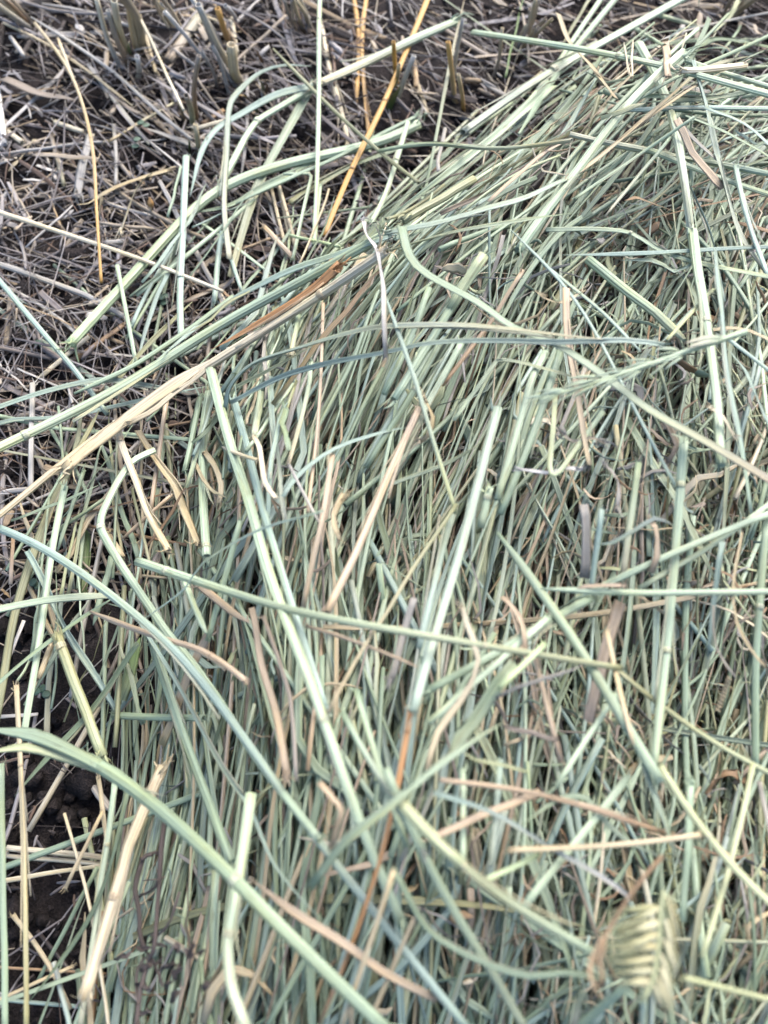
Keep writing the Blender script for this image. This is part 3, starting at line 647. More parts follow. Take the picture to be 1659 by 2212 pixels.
D pe 12 3.8 950,1684 1050,1692 1160,1714 1280,1744 1380,1784 1458,1806 | n2 c:br | brownish straw lying level in the lower right
L pe 18 3.6 1168,1712 1055,1754 990,1784 932,1812 | w:16 f1 | pinkish tan leaf with a folded end left of the brownish straw
B bg 11 4.2 935,1709 1050,1749 1155,1809 1255,1869 1362,1938 | c:ww | thin bluish blade slanting to the blurred seed head
B sg 13 3.8 1120,1790 1205,1724 1270,1714 1290,1759 1360,1824 1465,1866 | k t0 t1 | grey green blade folded to a peak over the brownish straw
S pg 19 3.4 1357,1680 1255,1804 1130,1960 | | pale green stem slanting up right in the lower right
D ta 13 4.2 1098,1838 1140,1827 1280,1832 1420,1832 1512,1804 | f0 f1 | tan straw with a bushy frayed end in the lower right
S yg 19 4.0 1425,1655 1520,1814 1595,1929 1700,1985 | n1 | yellow green stem sloping to the right edge near the bottom
B bg 13 4.0 1383,1650 1415,1724 1450,1819 1468,1868 | t1 | blue green blade pointing down at the frayed straw's end
S sg 18 3.0 1494,1685 1485,1859 1474,1990 | | green stem standing behind the blurred seed head
S yg 13 3.8 1627,1650 1580,1869 1515,2069 | | yellowish stem slanting down right of the blurred seed head
L br 13 7.0 1432,1846 1360,1934 1312,2009 1282,2074 1276,2109 1302,2162 | c:pe t1 r:30 | curved brown dry leaf in front of the blurred seed head
L br 9 7.0 1306,2030 1296,2075 1300,2110 1296,2140 | t1 | second brown leaf point hanging beside the curved one
S yg 13 6.0:4.0 1478,2113 1555,2134 1700,2168 | | yellow green stalk leaving the blurred seed head to the right
S lg 13 3.8 1162,1848 1100,1879 1030,1911 | f0 | vivid yellow green stub left of the pale slanting stem
L yg 19 4.2 1260,2130 1248,2170 1236,2225 | t0 c:cr | pale yellow husk standing at the bottom edge
S sg 20 3.4 1365,2120 1290,2180 1230,2235 | | green stem rising to the seed head from the bottom edge
S bg 17 3.4 1392,2140 1388,2235 | | bluish stem dropping below the blurred seed head
D gl 12 3.0 1640,1690 1655,1780 1680,1860 | f0 | grey dry stalk at the right edge near the bottom
S sg 15 3.6 740,1540 790,1640 860,1740 920,1850 | | green stem leaving the tan joint to the lower right
S sg 16 3.2 770,1490 790,1600 835,1720 880,1830 | | grey green stem close behind the one leaving the tan joint
S bg 15 3.0 905,1400 930,1300 950,1200 985,1090 | | bluish stem hidden behind the thickest pale stem
L gl 18 3.6 895,1290 880,1340 860,1420 840,1475 | r:30 f1 | crumpled grey lilac leaf left of the thickest pale stem
D pe 9 4.2 660,1352 740,1362 800,1385 900,1440 | t1 | thin peach stick just below the level green stem
D gl 8 3.2 625,1005 650,1085 690,1130 | t1 | brown bent twig in the gap below the cream hook
S pg 16 3.4 1000,735 950,830 880,950 820,1060 | | pale stem slanting beside the wide peach straw
S sg 15 3.2 950,740 900,830 845,920 790,1010 | n1 | grey green stem left of the pale one beside the wide peach straw
S pg 17 3.4 1180,760 1150,860 1110,980 1075,1080 | | pale stem slanting down behind the slender bending blade
S sg 18 3.2 1210,760 1175,880 1125,1010 1080,1110 | | grey green stem next to the long peach leaf, sloping down left
S bg 14 3.0 1590,360 1620,480 1660,600 | | bluish stem going off the right edge in the upper part
S sg 22 2.8 1270,560 1340,625 1420,690 1480,735 | t1 | wide green stem sloping down to the seed head's stalk
'''

GROUND_HEROES = r'''
L gb 27 0.8 8,170 90,203 162,216 | t1 r:20 | large brown bark like flake lying in the litter at left
D gb 34 0.6 -40,34 30,14 110,-14 | | thick grey brown stalk in the top left corner
D gb 25 0.5 362,132 398,85 432,36 | f0 | thick brown decayed stalk in the litter behind the stubble
D cr 11 0.6 118,264 150,274 180,285 | | short cream straw chip lying right of the bark like flake
D ww 15 0.5 -6,195 4,250 9,312 | | whitish stick at the left edge below the bark like flake
D cr 13 0.3 6,276 28,292 48,308 | | cream chip leaning on the whitish stick
L gl 19 0.6 166,428 178,360 196,290 | f0 | pale grey split chip standing in the litter at left
L ta 21 0.8 204,432 250,405 300,386 372,366 | f1 f0 r:25 | ragged tan husk lying above the bulb shaped seed
L cr 13 1.1 262,505 275,460 300,400 330,375 | f0 r:50 | torn cream husk piece hanging from the ragged tan husk
D gl 11 0.5 190,140 240,205 290,278 322,312 | t1 | lilac grey straw slanting past the clover seedlings
D ta 6 0.7 8,50 130,110 287,229 | t1 | fine tan stalk lying across the litter under the forked straw
D ta 9 0.6 232,308 300,265 380,220 | | tan straw lying across the litter behind the clover seedlings
D cr 11 0.9 418,279 455,269 492,259 | f0 | short cream straw behind the brown sprouts
D br 13 0.3 436,268 460,252 484,238 | | dark brown chip above the short cream straw
L gl 16 0.5 302,274 360,292 425,318 | t0 r:15 | wide whitish weathered chip left of the brown sprouts
D gl 13 0.7 -30,560 100,610 200,650 272,686 | | long lilac stick lying across the soil under the cream straw
D gl 9 0.5 -30,598 60,640 120,680 190,745 | t1 | thin grey stick on the soil below the long lilac one
D cr 11 0.8 88,814 130,780 192,727 | f0 | pale stick leaning to the cut green stem's end
D br 13 0.5 165,775 215,742 272,698 | | brown knobbly stick beside the cut green stem's end
D gl 13 1.4 70,828 70,900 66,980 66,1060 | f0 | pale upright stick at the left edge below the bundle
D ta 8 0.6 300,30 322,90 338,160 | | tan straw stub standing behind the stubble clumps
D gl 8 0.5 580,430 600,500 612,553 | | lilac straw under the hairpin stem
D pe 14 1.3 570,490 600,525 635,560 | f0 | pinkish straw chip pointing down right above the bundle
D ta 9 0.8 600,395 618,470 628,525 | | tan straw standing behind the hairpin stem
D gb 10 0.4 110,290 122,340 138,400 | | dark grey twig in the litter below the cream chip
D gl 9 0.5 245,270 255,330 250,400 | | grey stalk right of the pale split chip
L ta 14 0.4 20,370 45,340 75,300 | r:30 | tan splinter lying near the left edge above the cream straw
D ta 7 0.5 410,20 440,30 500,60 | | brown straw in the litter at the top
D cr 10 0.5 500,40 508,80 512,115 | f0 | white straw stub in the litter beside the torn stem
D gb 12 0.4 955,60 1010,100 1090,140 | | dark grey stalk under the hollow ended stem
D ta 9 0.4 860,95 900,170 925,250 | | tan straw right of the thick orange straw
D gl 9 0.5 1020,160 1060,200 1110,215 | | grey straw in the litter above the level stem
'''
NAMES = {'S': ('grass_stalk', 'grass stem'), 'B': ('grass_leaf', 'grass blade'), 'D': ('dry_straw', 'straw'), 'L': ('dry_leaf', 'dry leaf')}
MATS = {'S': M_STEM, 'B': M_BLADE, 'D': M_DRY, 'L': M_LEAF}

def rest_heights(pts, offs):
    """heights of a stiff stalk that rests on the heap under it"""
    n = len(pts)
    hs = np.array([surf(x, y) for x, y in pts])
    s = np.r_[0, np.cumsum(np.hypot(*np.diff(np.array(pts, float), axis=0).T))]; s /= s[-1]
    k = 1 if n < 4 else 2
    fit = np.polyval(np.polyfit(s, hs, k), s)
    fit += max(0, (hs - fit).max() - 0.006)
    return fit + np.interp(s, np.linspace(0, 1, len(offs)), offs) * 0.01

def fade(c):
    """the far end of a stalk has often dried towards straw"""
    k = rng.uniform(0, 0.75) if rng.random() < 0.36 else 0.0
    return c * (1 - k) * rng.uniform(0.9, 1.08) + PAL[['ta', 'gl', 'ol', 'pe'][rng.integers(0, 4)]] * k

def fibres(parent, name, p, t, r, col, mat, origin, n=8, length=4.5):
    b = Bag()
    for _ in range(n):
        d = t + rng.normal(0, 0.33, 3); d /= np.linalg.norm(d)
        st = p - t * r * 1.5 + rng.normal(0, r * 0.45, 3)
        L = r * length * rng.uniform(0.4, 1.0)
        P = np.array([st, st + d * L * 0.5 + rng.normal(0, r * 0.2, 3), st + d * L + rng.normal(0, r * 0.6, 3)])
        P = smooth_path(P, L / 5)
        w = r * rng.uniform(0.16, 0.42) * np.linspace(1, 0.25, len(P))
        V, F, U, _i = sweep(P, w, w * 0.35, SEC_FLAT, rng.uniform(0, 3), seed=rng.uniform(0, 9))
        b.add(V, F, U, col * rng.uniform(0.85, 1.2))
    return b.obj(name, mat, parent) if parent is None else part(b, name, mat, parent, origin)

def part(b, name, mat, parent, origin):
    o = bpy.data.objects.new(name, b.mesh(name, mat, origin)); COL.objects.link(o); o.parent = parent
    return o

def node_ring(parent, p, t, r, col, origin):
    b = Bag()
    k = np.linspace(-1, 1, 7)
    P = p + t * (k * r * 0.6)[:, None]
    rad = r * (1.01 + 0.09 * np.exp(-(k * 1.6) ** 2))
    V, F, U, idx = sweep(P, rad, rad, SEC_STEM, 0.3, seed=rng.uniform(0, 9))
    C = np.array([col * f for f in (1.0, 1.08, 0.92, 0.8, 0.92, 1.08, 1.0)])
    b.add(V, F, U, C[idx])
    return part(b, 'node', M_STEM, parent, origin)

def hero(line, group=None, follow=True):
    head, opts, label = [q.strip() for q in line.split('|')]
    tk = head.split()
    kind, cname, w, offs = tk[0], tk[1], float(tk[2]), [float(q) for q in tk[3].split(':')]
    pts = [tuple(float(v) for v in q.split(',')) for q in tk[4:]]
    o = opts.split()
    kv = dict(q.split(':') for q in o if ':' in q)
    flat = kind in 'BL'
    z = rest_heights(pts, offs)
    P0 = np.array([at(x, y, h) for (x, y), h in zip(pts, z)])
    P = smooth_path(P0, 0.005, kink='k' in o)
    if 'k' in o:                                     # soften the sharp bends a little
        Q = P.copy()
        for _ in range(2): Q[1:-1] = 0.5 * Q[1:-1] + 0.25 * (Q[:-2] + Q[2:])
        P = Q
    elif not flat:                                   # stiff stalks hold an even line
        for _ in range(25): P[1:-1] = 0.5 * P[1:-1] + 0.25 * (P[:-2] + P[2:])
    n = len(P)
    amp = 0.00022 if not flat else 0.0006
    P = P + np.stack([wobble(n, amp), wobble(n, amp), wobble(n, amp * 0.6)], 1)
    if not flat and 'k' not in o and rng.random() < 0.6 and n > 10:       # crushed, slightly cracked spots
        s_ = np.linspace(0, 1, n); k_ = rng.uniform(0.2, 0.8)
        tri = np.where(s_ < k_, s_ / k_, (1 - s_) / (1 - k_))
        dd = P[-1] - P[0]; sv = np.cross(dd / np.linalg.norm(dd), [0, 0, 1.0])
        P = P + sv * (tri * rng.normal(0, 0.0011))[:, None]
    dep = np.array([depth(p) for p in P])
    w1 = float(kv.get('w', w))
    s = np.linspace(0, 1, n)
    a = 0.5 * 0.93 * (w + (w1 - w) * s) * dep / FPX
    c0 = PAL[cname]; c1 = PAL[kv['c']] if 'c' in kv else fade(c0)
    C = tint_path(c0 * rng.uniform(0.93, 1.06), c1, n, e=float(kv.get('e', 1.5)))
    if flat:
        taper = np.ones(n)
        if 't0' in o: taper *= np.clip(s / 0.28, 0.04, 1) ** 0.75
        if 't1' in o: taper *= np.clip((1 - s) / 0.28, 0.04, 1) ** 0.75
        taper *= 1 + wobble(n, 0.15)
        roll = math.radians(float(kv.get('r', rng.uniform(-18, 18)))) + wobble(n, 0.6 if w < 17 else 0.28)
        sec = [SEC_BLADE, SEC_FLAT, SEC_FLAT if kind == 'L' else SEC_FOLD][rng.integers(0, 3)]
        a = a * taper * 1.06
        V, F, U, idx = sweep(P, a, a, sec, roll, seed=rng.uniform(0, 50))
    else:
        taper = np.ones(n)
        if 't0' in o: taper *= np.clip(s / 0.15, 0.25, 1) ** 0.6
        if 't1' in o: taper *= np.clip((1 - s) / 0.15, 0.25, 1) ** 0.6
        taper *= 1 + wobble(n, 0.035)
        a = a * taper
        V, F, U, idx = sweep(P, a, a * np.clip(rng.uniform(0.6, 0.9) + wobble(n, 0.25), 0.4, 1), SEC_RIB, rng.uniform(-0.4, 0.4) + wobble(n, 0.15), hollow=True, seed=rng.uniform(0, 50))
    b = Bag(); b.add(V, F, U, C[idx])
    name, cat = NAMES[kind]
    base = P[0].copy()
    ob = b.obj(name, MATS[kind], origin=base)
    tag(ob, label, cat, group)
    T = np.gradient(P, axis=0); T /= np.linalg.norm(T, axis=1)[:, None]
    if not flat:                                     # most stalks were torn, not cut
        for e_ in ('0', '1'):
            if 'f' + e_ not in o and 't' + e_ not in o and rng.random() < 0.7: o.append('f' + e_)
    if rng.random() < 0.65 and n > 12:               # strips peeling off along the stalk
        for _ in range(rng.integers(1, 4)):
            i = int(rng.integers(2, n - 8)); m_ = int(rng.integers(4, min(20, n - i)))
            sgn = 1 if rng.random() < 0.5 else -1
            sd_ = np.cross(T[i], [0, 0, 1.0]); u_ = np.linspace(0, 1, m_)
            Q = P[i:i + m_] + sd_ * (sgn * a[i] * (0.75 + rng.uniform(0.3, 2.2) * u_ ** 2))[:, None] + np.array([0, 0, 1.0]) * (a[i] * (0.35 + rng.uniform(0, 1.5) * u_ ** 2))[:, None]
            if rng.random() < 0.5: Q = Q[::-1]
            wq = a[i] * rng.uniform(0.15, 0.4) * np.clip((1 - u_) * 2.5, 0.1, 1)
            V, F, U, _i = sweep(Q, wq, wq, SEC_FLAT, rng.uniform(-1, 1) + u_ * rng.normal(0, 1), seed=rng.uniform(0, 40))
            b2 = Bag(); b2.add(V, F, U, (C[i] * 0.6 + PAL['cr'] * 0.4) * rng.uniform(0.8, 1.1))
            part(b2, 'peeling_strip', M_LEAF, ob, base)
    for q in o:
        if q[0] == 'n' and q[1:].isdigit():
            i = int(np.argmin(np.linalg.norm(P - P0[int(q[1:])], axis=1)))
            i = min(max(i, 1), n - 2)
            nc = PAL['cr'] * 0.9 if kind == 'S' else PAL['br']
            node_ring(ob, P[i], T[i], a[i] * 1.02, 0.6 * C[i] + 0.4 * nc, base)
        if q == 'f0': fibres(ob, 'frayed_fibres', P[0], -T[0], a[min(3, n - 1)], C[0] * 1.05, MATS[kind], base)
        if q == 'f1': fibres(ob, 'frayed_fibres', P[-1], T[-1], a[max(-4, -n)], C[-1] * 1.05, MATS[kind], base)
        if q in ('s0', 's1'):
            i0, i1 = (0, int(n * 0.45)) if q == 's0' else (int(n * 0.55), n)
            PP = P[i0:i1]; aa = a[i0:i1] * 1.16 * np.clip(np.linspace(1.12, 0.98, len(PP)), 0, 2)
            V, F, U, idx = sweep(PP, aa, aa, SEC_RIB, 0.2, hollow=True, seed=3)
            b = Bag(); b.add(V, F, U, PAL['yg'] * 0.9 + 0.1 * C[0]); part(b, 'leaf_sheath', M_STEM, ob, base)
    return ob

for ln in GROUND_HEROES.strip().splitlines():
    hero(ln)
for ln in HEROES.strip().splitlines():
    hero(ln)

# ------------------------------------------------------------------ stubble clumps standing in the soil
def upright(parent, name, base, tip, zt, w, c0, c1, mat, origin, zb=-0.004, flat=False, bend=0.0):
    p0 = at(base[0], base[1], zb); p1 = at(tip[0], tip[1], zt)
    mid = 0.5 * (p0 + p1) + rng.normal(0, 0.0015, 3) + np.array([bend, 0, 0])
    P = smooth_path([p0, mid, p1], 0.005); n = len(P)
    dep = np.array([depth(p) for p in P])
    a = 0.5 * w * dep / FPX * (1 + wobble(n, 0.05))
    C = tint_path(c0, c1, n)
    b = Bag()
    if flat:
        a *= np.clip((1 - np.linspace(0, 1, n)) / 0.5, 0.06, 1) ** 0.7
        V, F, U, idx = sweep(P, a, a, SEC_BLADE, rng.uniform(-0.5, 0.5), seed=rng.uniform(0, 40))
    else:
        V, F, U, idx = sweep(P, a, a * 0.9, SEC_STEM, 0.5, hollow=True, seed=rng.uniform(0, 40))
    b.add(V, F, U, C[idx])
    return part(b, name, mat, parent, origin)

def clump(name, label, cat, base, rows):
    e = bpy.data.objects.new(name, None); COL.objects.link(e)
    org = at(base[0], base[1], 0.0); e.location = org; tag(e, label, cat); e.empty_display_size = 0.01
    for nm, bx, by, tx, ty, zt, w, c0, c1 in rows:
        flat = nm == 'shoot'
        upright(e, nm, (bx, by), (tx, ty), zt, w, PAL[c0], PAL[c1], M_BLADE if flat else M_DRY, org, flat=flat)
    return e

clump('stubble_clump', 'clump of cut tan stubble with a cream stub, near the top left', 'stubble', (285, 140), [
    ('stalk', 269, 162, 208, -4, 0.045, 12, 'gl', 'cr'), ('stalk', 282, 150, 234, 22, 0.04, 13, 'br', 'gl'), ('stalk', 288, 132, 246, 0, 0.05, 16, 'ta', 'cr'),
    ('stalk', 306, 118, 256, -20, 0.05, 25, 'ta', 'gb'), ('stalk', 300, 128, 275, -10, 0.045, 14, 'ta', 'ta'), ('stalk', 296, 178, 296, 122, 0.02, 12, 'cr', 'ww'),
    ('shoot', 288, 128, 278, 92, 0.022, 9, 'gr', 'yg')])
clump('stubble_clump', 'spreading clump of whitish and tan stubble left of the hooked blade', 'stubble', (520, 172), [
    ('stalk', 484, 122, 412, -6, 0.04, 11, 'gl', 'ww'), ('stalk', 522, 176, 428, 10, 0.055, 17, 'ta', 'gl'), ('stalk', 504, 112, 470, 18, 0.03, 14, 'br', 'ye'),
    ('stalk', 511, 62, 487, 12, 0.02, 10, 'ww', 'ww'), ('stalk', 500, 218, 444, 58, 0.04, 9, 'gl', 'gb'), ('stalk', 515, 196, 458, 96, 0.03, 10, 'ww', 'gl'),
    ('stalk', 462, 152, 355, 24, 0.035, 10, 'gl', 'ww'), ('stalk', 525, 180, 500, 96, 0.03, 23, 'ta', 'ta'), ('stalk', 470, 200, 436, 110, 0.03, 7, 'gb', 'gl')])
clump('sprouting_stubble', 'small clump of brown sprouts with olive tips beside the frayed upright stem', 'sprout', (427, 300), [
    ('stalk', 427, 276, 430, 120, 0.045, 11, 'br', 'gb'), ('stalk', 419, 288, 402, 206, 0.03, 13, 'ol', 'gb'), ('shoot', 402, 274, 383, 218, 0.02, 8, 'br', 'ol'),
    ('stalk', 427, 342, 422, 268, 0.02, 11, 'ol', 'ta'), ('shoot', 430, 335, 448, 296, 0.02, 8, 'br', 'br'), ('shoot', 410, 334, 408, 300, 0.02, 6, 'gr', 'gr'),
    ('shoot', 404, 334, 380, 312, 0.015, 7, 'ta', 'br')])
clump('sprouting_stubble', 'loose olive and reddish sprouts under the hooked blade', 'sprout', (560, 225), [
    ('shoot', 566, 214, 556, 168, 0.02, 9, 'ol', 'ol'), ('shoot', 540, 228, 515, 206, 0.015, 11, 'ol', 'ye'), ('shoot', 568, 146, 553, 108, 0.02, 9, 'br', 'br'),
    ('shoot', 572, 212, 569, 174, 0.02, 6, 'br', 'br'), ('shoot', 556, 260, 560, 216, 0.02, 7, 'ol', 'yg')])
clump('stubble_clump', 'low clump of cut straw and green shoots at the top edge', 'stubble', (838, 215), [
    ('stalk', 838, 214, 862, 140, 0.03, 9, 'ol', 'ta'), ('shoot', 836, 250, 866, 186, 0.03, 14, 'gr', 'ol'), ('stalk', 850, 240, 895, 120, 0.03, 12, 'ta', 'gl'),
    ('stalk', 860, 205, 850, 90, 0.035, 10, 'ye', 'ye')])
clump('stubble_clump', 'row of broken stubble standing along the top edge of the photo', 'stubble', (980, 230), [
    ('stalk', 985, 240, 968, 90, 0.04, 11, 'ta', 'ye'), ('stalk', 975, 200, 1000, 40, 0.04, 8, 'ta', 'gl'), ('stalk', 1060, 180, 1085, 60, 0.03, 8, 'gb', 'ta'),
    ('stalk', 1000, 250, 990, 160, 0.03, 9, 'ye', 'ta')])

def tuft(px, py, label, n, w):
    rows = []
    for _ in range(n):
        bx, by = px + rng.normal(0, 11), py + rng.normal(0, 7)
        lean = (bx - 829) * 0.12 + rng.normal(0, 16)
        c = ['ta', 'gl', 'cr', 'gb', 'ta', 'br', 'ww'][rng.integers(0, 7)]; c2 = ['ta', 'gl', 'cr', 'gb'][rng.integers(0, 4)]
        rows.append(('stalk', bx, by, bx + lean, by - rng.uniform(60, 125), rng.uniform(0.02, 0.045), rng.uniform(0.6, 1.2) * w, c, c2))
    clump('stubble_clump', label, 'stubble', (px, py), rows)
tuft(60, 60, 'tuft of cut stubble close to the top left corner', 6, 11)
tuft(655, 70, 'tuft of cut stubble behind the thin upright green stem', 6, 10)
tuft(1120, 110, 'tuft of cut stubble under the fine dark green blade', 7, 9)
tuft(1560, 45, 'tuft of tan stubble at the top right corner', 7, 10)
tuft(380, 75, 'tuft of grey stubble between the two big stubble clumps', 5, 9)

# ------------------------------------------------------------------ small plants and a seed
def clover(px, py, label, rows):
    e = bpy.data.objects.new('clover_seedling', None); COL.objects.link(e)
    org = at(px, py, 0.0); e.location = org; tag(e, label, 'seedling', 'clover seedlings'); e.empty_display_size = 0.01
    teal = pig(88, 122, 98)
    for dx, dy, w in rows:
        c = at(px + dx, py + dy, 0.008 + rng.uniform(0, 0.003)); r = w * depth(c) / FPX
        t = np.linspace(-1, 1, 7); ang = rng.uniform(0, 3.1)
        d = np.array([math.cos(ang), math.sin(ang), rng.uniform(-0.2, 0.3)])
        P = c + d * (t * r)[:, None]
        wid = r * np.sqrt(np.clip(1 - t ** 2 * 0.97, 0.02, 1))
        V, F, U, _ = sweep(P, wid, wid * 0.6, SEC_BLADE, 0.1)
        b = Bag(); b.add(V, F, U, teal); part(b, 'leaf', M_BLADE, e, org)
        q = smooth_path([org + [0, 0, -0.004], 0.5 * (org + c) + [0, 0, 0.001], c], 0.003)
        V, F, U, _ = sweep(q, 0.0004, 0.0004, SEC_LOW); b = Bag(); b.add(V, F, U, PAL['dg']); part(b, 'leaf_stalk', M_STEM, e, org)
clover(309, 268, 'pair of tiny round clover leaves in the litter, upper pair', [(-5, -3, 8), (6, 3, 8)])
clover(294, 308, 'pair of tiny round clover leaves in the litter, lower pair', [(2, -7, 8), (-2, 8, 8)])
clover(351, 648, 'tiny clover leaves on the dark soil under the cream straw', [(-4, -6, 8), (4, 5, 9), (6, -8, 7)])
clover(82, 740, 'tiny clover leaf on the soil by the sloping bluish stem', [(0, 0, 8), (9, 4, 7)])
clover(92, 1488, 'small clover leaves in the shade at the left by the olive stalk', [(0, 0, 10), (-12, 6, 9), (8, 12, 9)])
clover(72, 1258, 'small clover leaves beside the fresh bright grass leaf', [(0, 0, 10), (10, 8, 9)])

def bulb():
    c = at(325, 438, 0.012); r = 7 * depth(c) / FPX
    t = np.linspace(-1, 1, 9)
    P = c + np.array([0.05, 0.35, 0.93]) * (t * r * 1.7)[:, None]
    w = r * np.array([0.25, 0.62, 0.9, 1.0, 0.98, 0.85, 0.6, 0.35, 0.15])
    V, F, U, _ = sweep(P, w, w, SEC_STEM); b = Bag(); b.add(V, F, U, pig(206, 160, 96))
    o = b.obj('seed_capsule', M_DRY, origin=c); tag(o, 'small yellow bulb shaped seed on a curled stalk in the litter', 'seed')
    Q = smooth_path([at(325, 450, 0.010), at(330, 458, 0.006), at(350, 471, 0.004), at(386, 478, 0.005)], 0.004)
    V, F, U, _ = sweep(Q, 0.0006, 0.0006, SEC_LOW); b = Bag(); b.add(V, F, U, PAL['ta']); part(b, 'stalk', M_DRY, o, c)
bulb()

# ------------------------------------------------------------------ dark withered weed in the lower left of the heap
def weed():
    org = at(336, 2040, surf(336, 2040)); e = bpy.data.objects.new('withered_weed', None); COL.objects.link(e); e.location = org
    e.empty_display_size = 0.01
    tag(e, 'dark withered weed stalk with branches between the thick tan straw and blurred stem', 'weed')
    dk = [pig(92, 82, 78), pig(78, 66, 62), pig(112, 98, 92)]
    rows = [('stalk', 11, [(356, 1780), (347, 1856), (343, 1943), (336, 2040), (318, 2084), (300, 2140), (292, 2225)]),
            ('branch', 10, [(330, 1846), (308, 1858), (294, 1921), (302, 2008), (318, 2055)]), ('branch', 6, [(343, 1900), (325, 1925), (300, 1938)]),
            ('branch', 6, [(388, 1928), (368, 1985), (342, 2022)]), ('branch', 8, [(345, 1846), (325, 1842), (305, 1858)]),
            ('branch', 6, [(318, 2060), (340, 2090), (350, 2130)]), ('branch', 6, [(310, 2070), (295, 2110), (300, 2170)])]
    for k in range(22):
        x, y = rng.normal(322, 26), rng.uniform(2030, 2200)
        if k % 3 == 0: x, y = rng.normal(405, 22), rng.uniform(2020, 2140)
        an = rng.uniform(0, 6.28); L = rng.uniform(16, 40)
        rows.append(('leaf', rng.uniform(9, 18), [(x, y), (x + L * 0.5 * math.cos(an) + rng.normal(0, 5), y + L * 0.5 * math.sin(an) + rng.normal(0, 5)), (x + L * math.cos(an), y + L * math.sin(an))]))
    for nm, w, pts in rows:
        z = [surf(x, y) + 0.030 + rng.uniform(-0.004, 0.006) for x, y in pts]
        P = smooth_path([at(x, y, h) for (x, y), h in zip(pts, z)], 0.003); n = len(P)
        P = P + np.stack([wobble(n, 0.0009) for _ in range(3)], 1)
        a = 0.5 * w * np.array([depth(p) for p in P]) / FPX * (1 + wobble(n, 0.35))
        leaf = nm == 'leaf'
        if leaf: a *= np.sin(np.linspace(0.15, 3.0, n)) ** 0.6
        V, F, U, idx = sweep(P, a, a, SEC_FOLD if leaf else SEC_STEM, wobble(n, 1.2) if leaf else 0, seed=rng.uniform(0, 9))
        b = Bag(); b.add(V, F, U, tint_path(dk[rng.integers(0, 3)], dk[rng.integers(0, 3)], n)[idx]); part(b, nm, M_ROT, e, org)
weed()

# ------------------------------------------------------------------ seed heads
def grain(parent, name, p0, p1, wid, c0, c1, mat, org, roll=0.0, thick=0.55, awn=0.0):
    n = 9; t = np.linspace(0, 1, n)
    d = p1 - p0; L = np.linalg.norm(d)
    side = np.cross(d / L, [0, 0, 1.0])
    P = p0 + d * t[:, None] + np.array([0, 0, 1.0]) * (np.sin(t * math.pi) * L * 0.06)[:, None] + side * (wobble(n, L * 0.02))[:, None]
    w = wid * np.array([0.35, 0.72, 0.93, 1.0, 0.97, 0.86, 0.66, 0.38, 0.06])
    V, F, U, idx = sweep(P, w, w * thick, SEC_STEM, roll, seed=rng.uniform(0, 30))
    C = c0 * (1 - t[:, None]) + c1 * t[:, None]
    b = Bag(); b.add(V, F, U, C[idx])
    if awn:
        Q = smooth_path([p1 - d * 0.05, p1 + d / L * awn * 0.5 + rng.normal(0, awn * 0.06, 3), p1 + d / L * awn + rng.normal(0, awn * 0.15, 3)], awn / 5)
        aw = np.linspace(1, 0.25, len(Q)) * wid * 0.16
        V, F, U, idx = sweep(Q, aw, aw, SEC_LOW); b.add(V, F, U, c1)
    return part(b, name, mat, parent, org)

def ear_green():
    z0 = surf(1400, 790) + 0.046
    pts = [(1612, 716), (1545, 738), (1470, 763), (1380, 795), (1280, 828), (1200, 852), (1165, 866)]
    A = smooth_path([at(x, y, z0) for x, y in pts], 0.004); n = len(A); org = A[0].copy()
    e = bpy.data.objects.new('grass_ear', None); COL.objects.link(e); e.location = org; e.empty_display_size = 0.01
    tag(e, 'pale green grass seed head lying under the wide green blade at right', 'seed head')
    dep = depth(A[0]) / FPX
    V, F, U, _ = sweep(A, np.linspace(7, 3, n) * dep, np.linspace(7, 3, n) * dep, SEC_STEM, hollow=True, seed=1)
    b = Bag(); b.add(V, F, U, PAL['pg']); part(b, 'stalk', M_STEM, e, org)
    ax = A[-1] - A[0]; ax /= np.linalg.norm(ax); sd = np.cross(ax, [0, 0, 1.0])
    k = 0
    for t in np.linspace(0.30, 0.97, 14):
        c = A[int(t * (n - 1))]
        s = 1 if k % 2 else -1
        for g in range(2):
            d = ax + sd * s * (0.10 + 0.22 * g + rng.uniform(-0.05, 0.1)) * (1.15 - 0.7 * t) + np.array([0, 0, 1.0]) * rng.uniform(-0.06, 0.12)
            d /= np.linalg.norm(d)
            st = c + sd * s * (4 + 5 * g) * dep * (1.2 - t * 0.6)
            L = rng.uniform(52, 82) * dep * (1.0 if t < 0.9 else 0.85)
            c0 = PAL['pg'] * rng.uniform(0.95, 1.12); c1 = PAL['wb'] * rng.uniform(0.95, 1.1)
            grain(e, 'spikelet', st, st + d * L, rng.uniform(2.8, 4.6) * dep, c0, c1, M_BLADE, org, rng.uniform(0, 3))
        k += 1
    for x0, y0, x1, y1 in ((1560, 728, 1478, 742), (1555, 735, 1485, 752)):
        grain(e, 'spikelet', at(x0, y0, z0 + 0.002), at(x1, y1, z0 + 0.003), 7 * dep, PAL['pg'], PAL['cr'], M_BLADE, org)
ear_green()

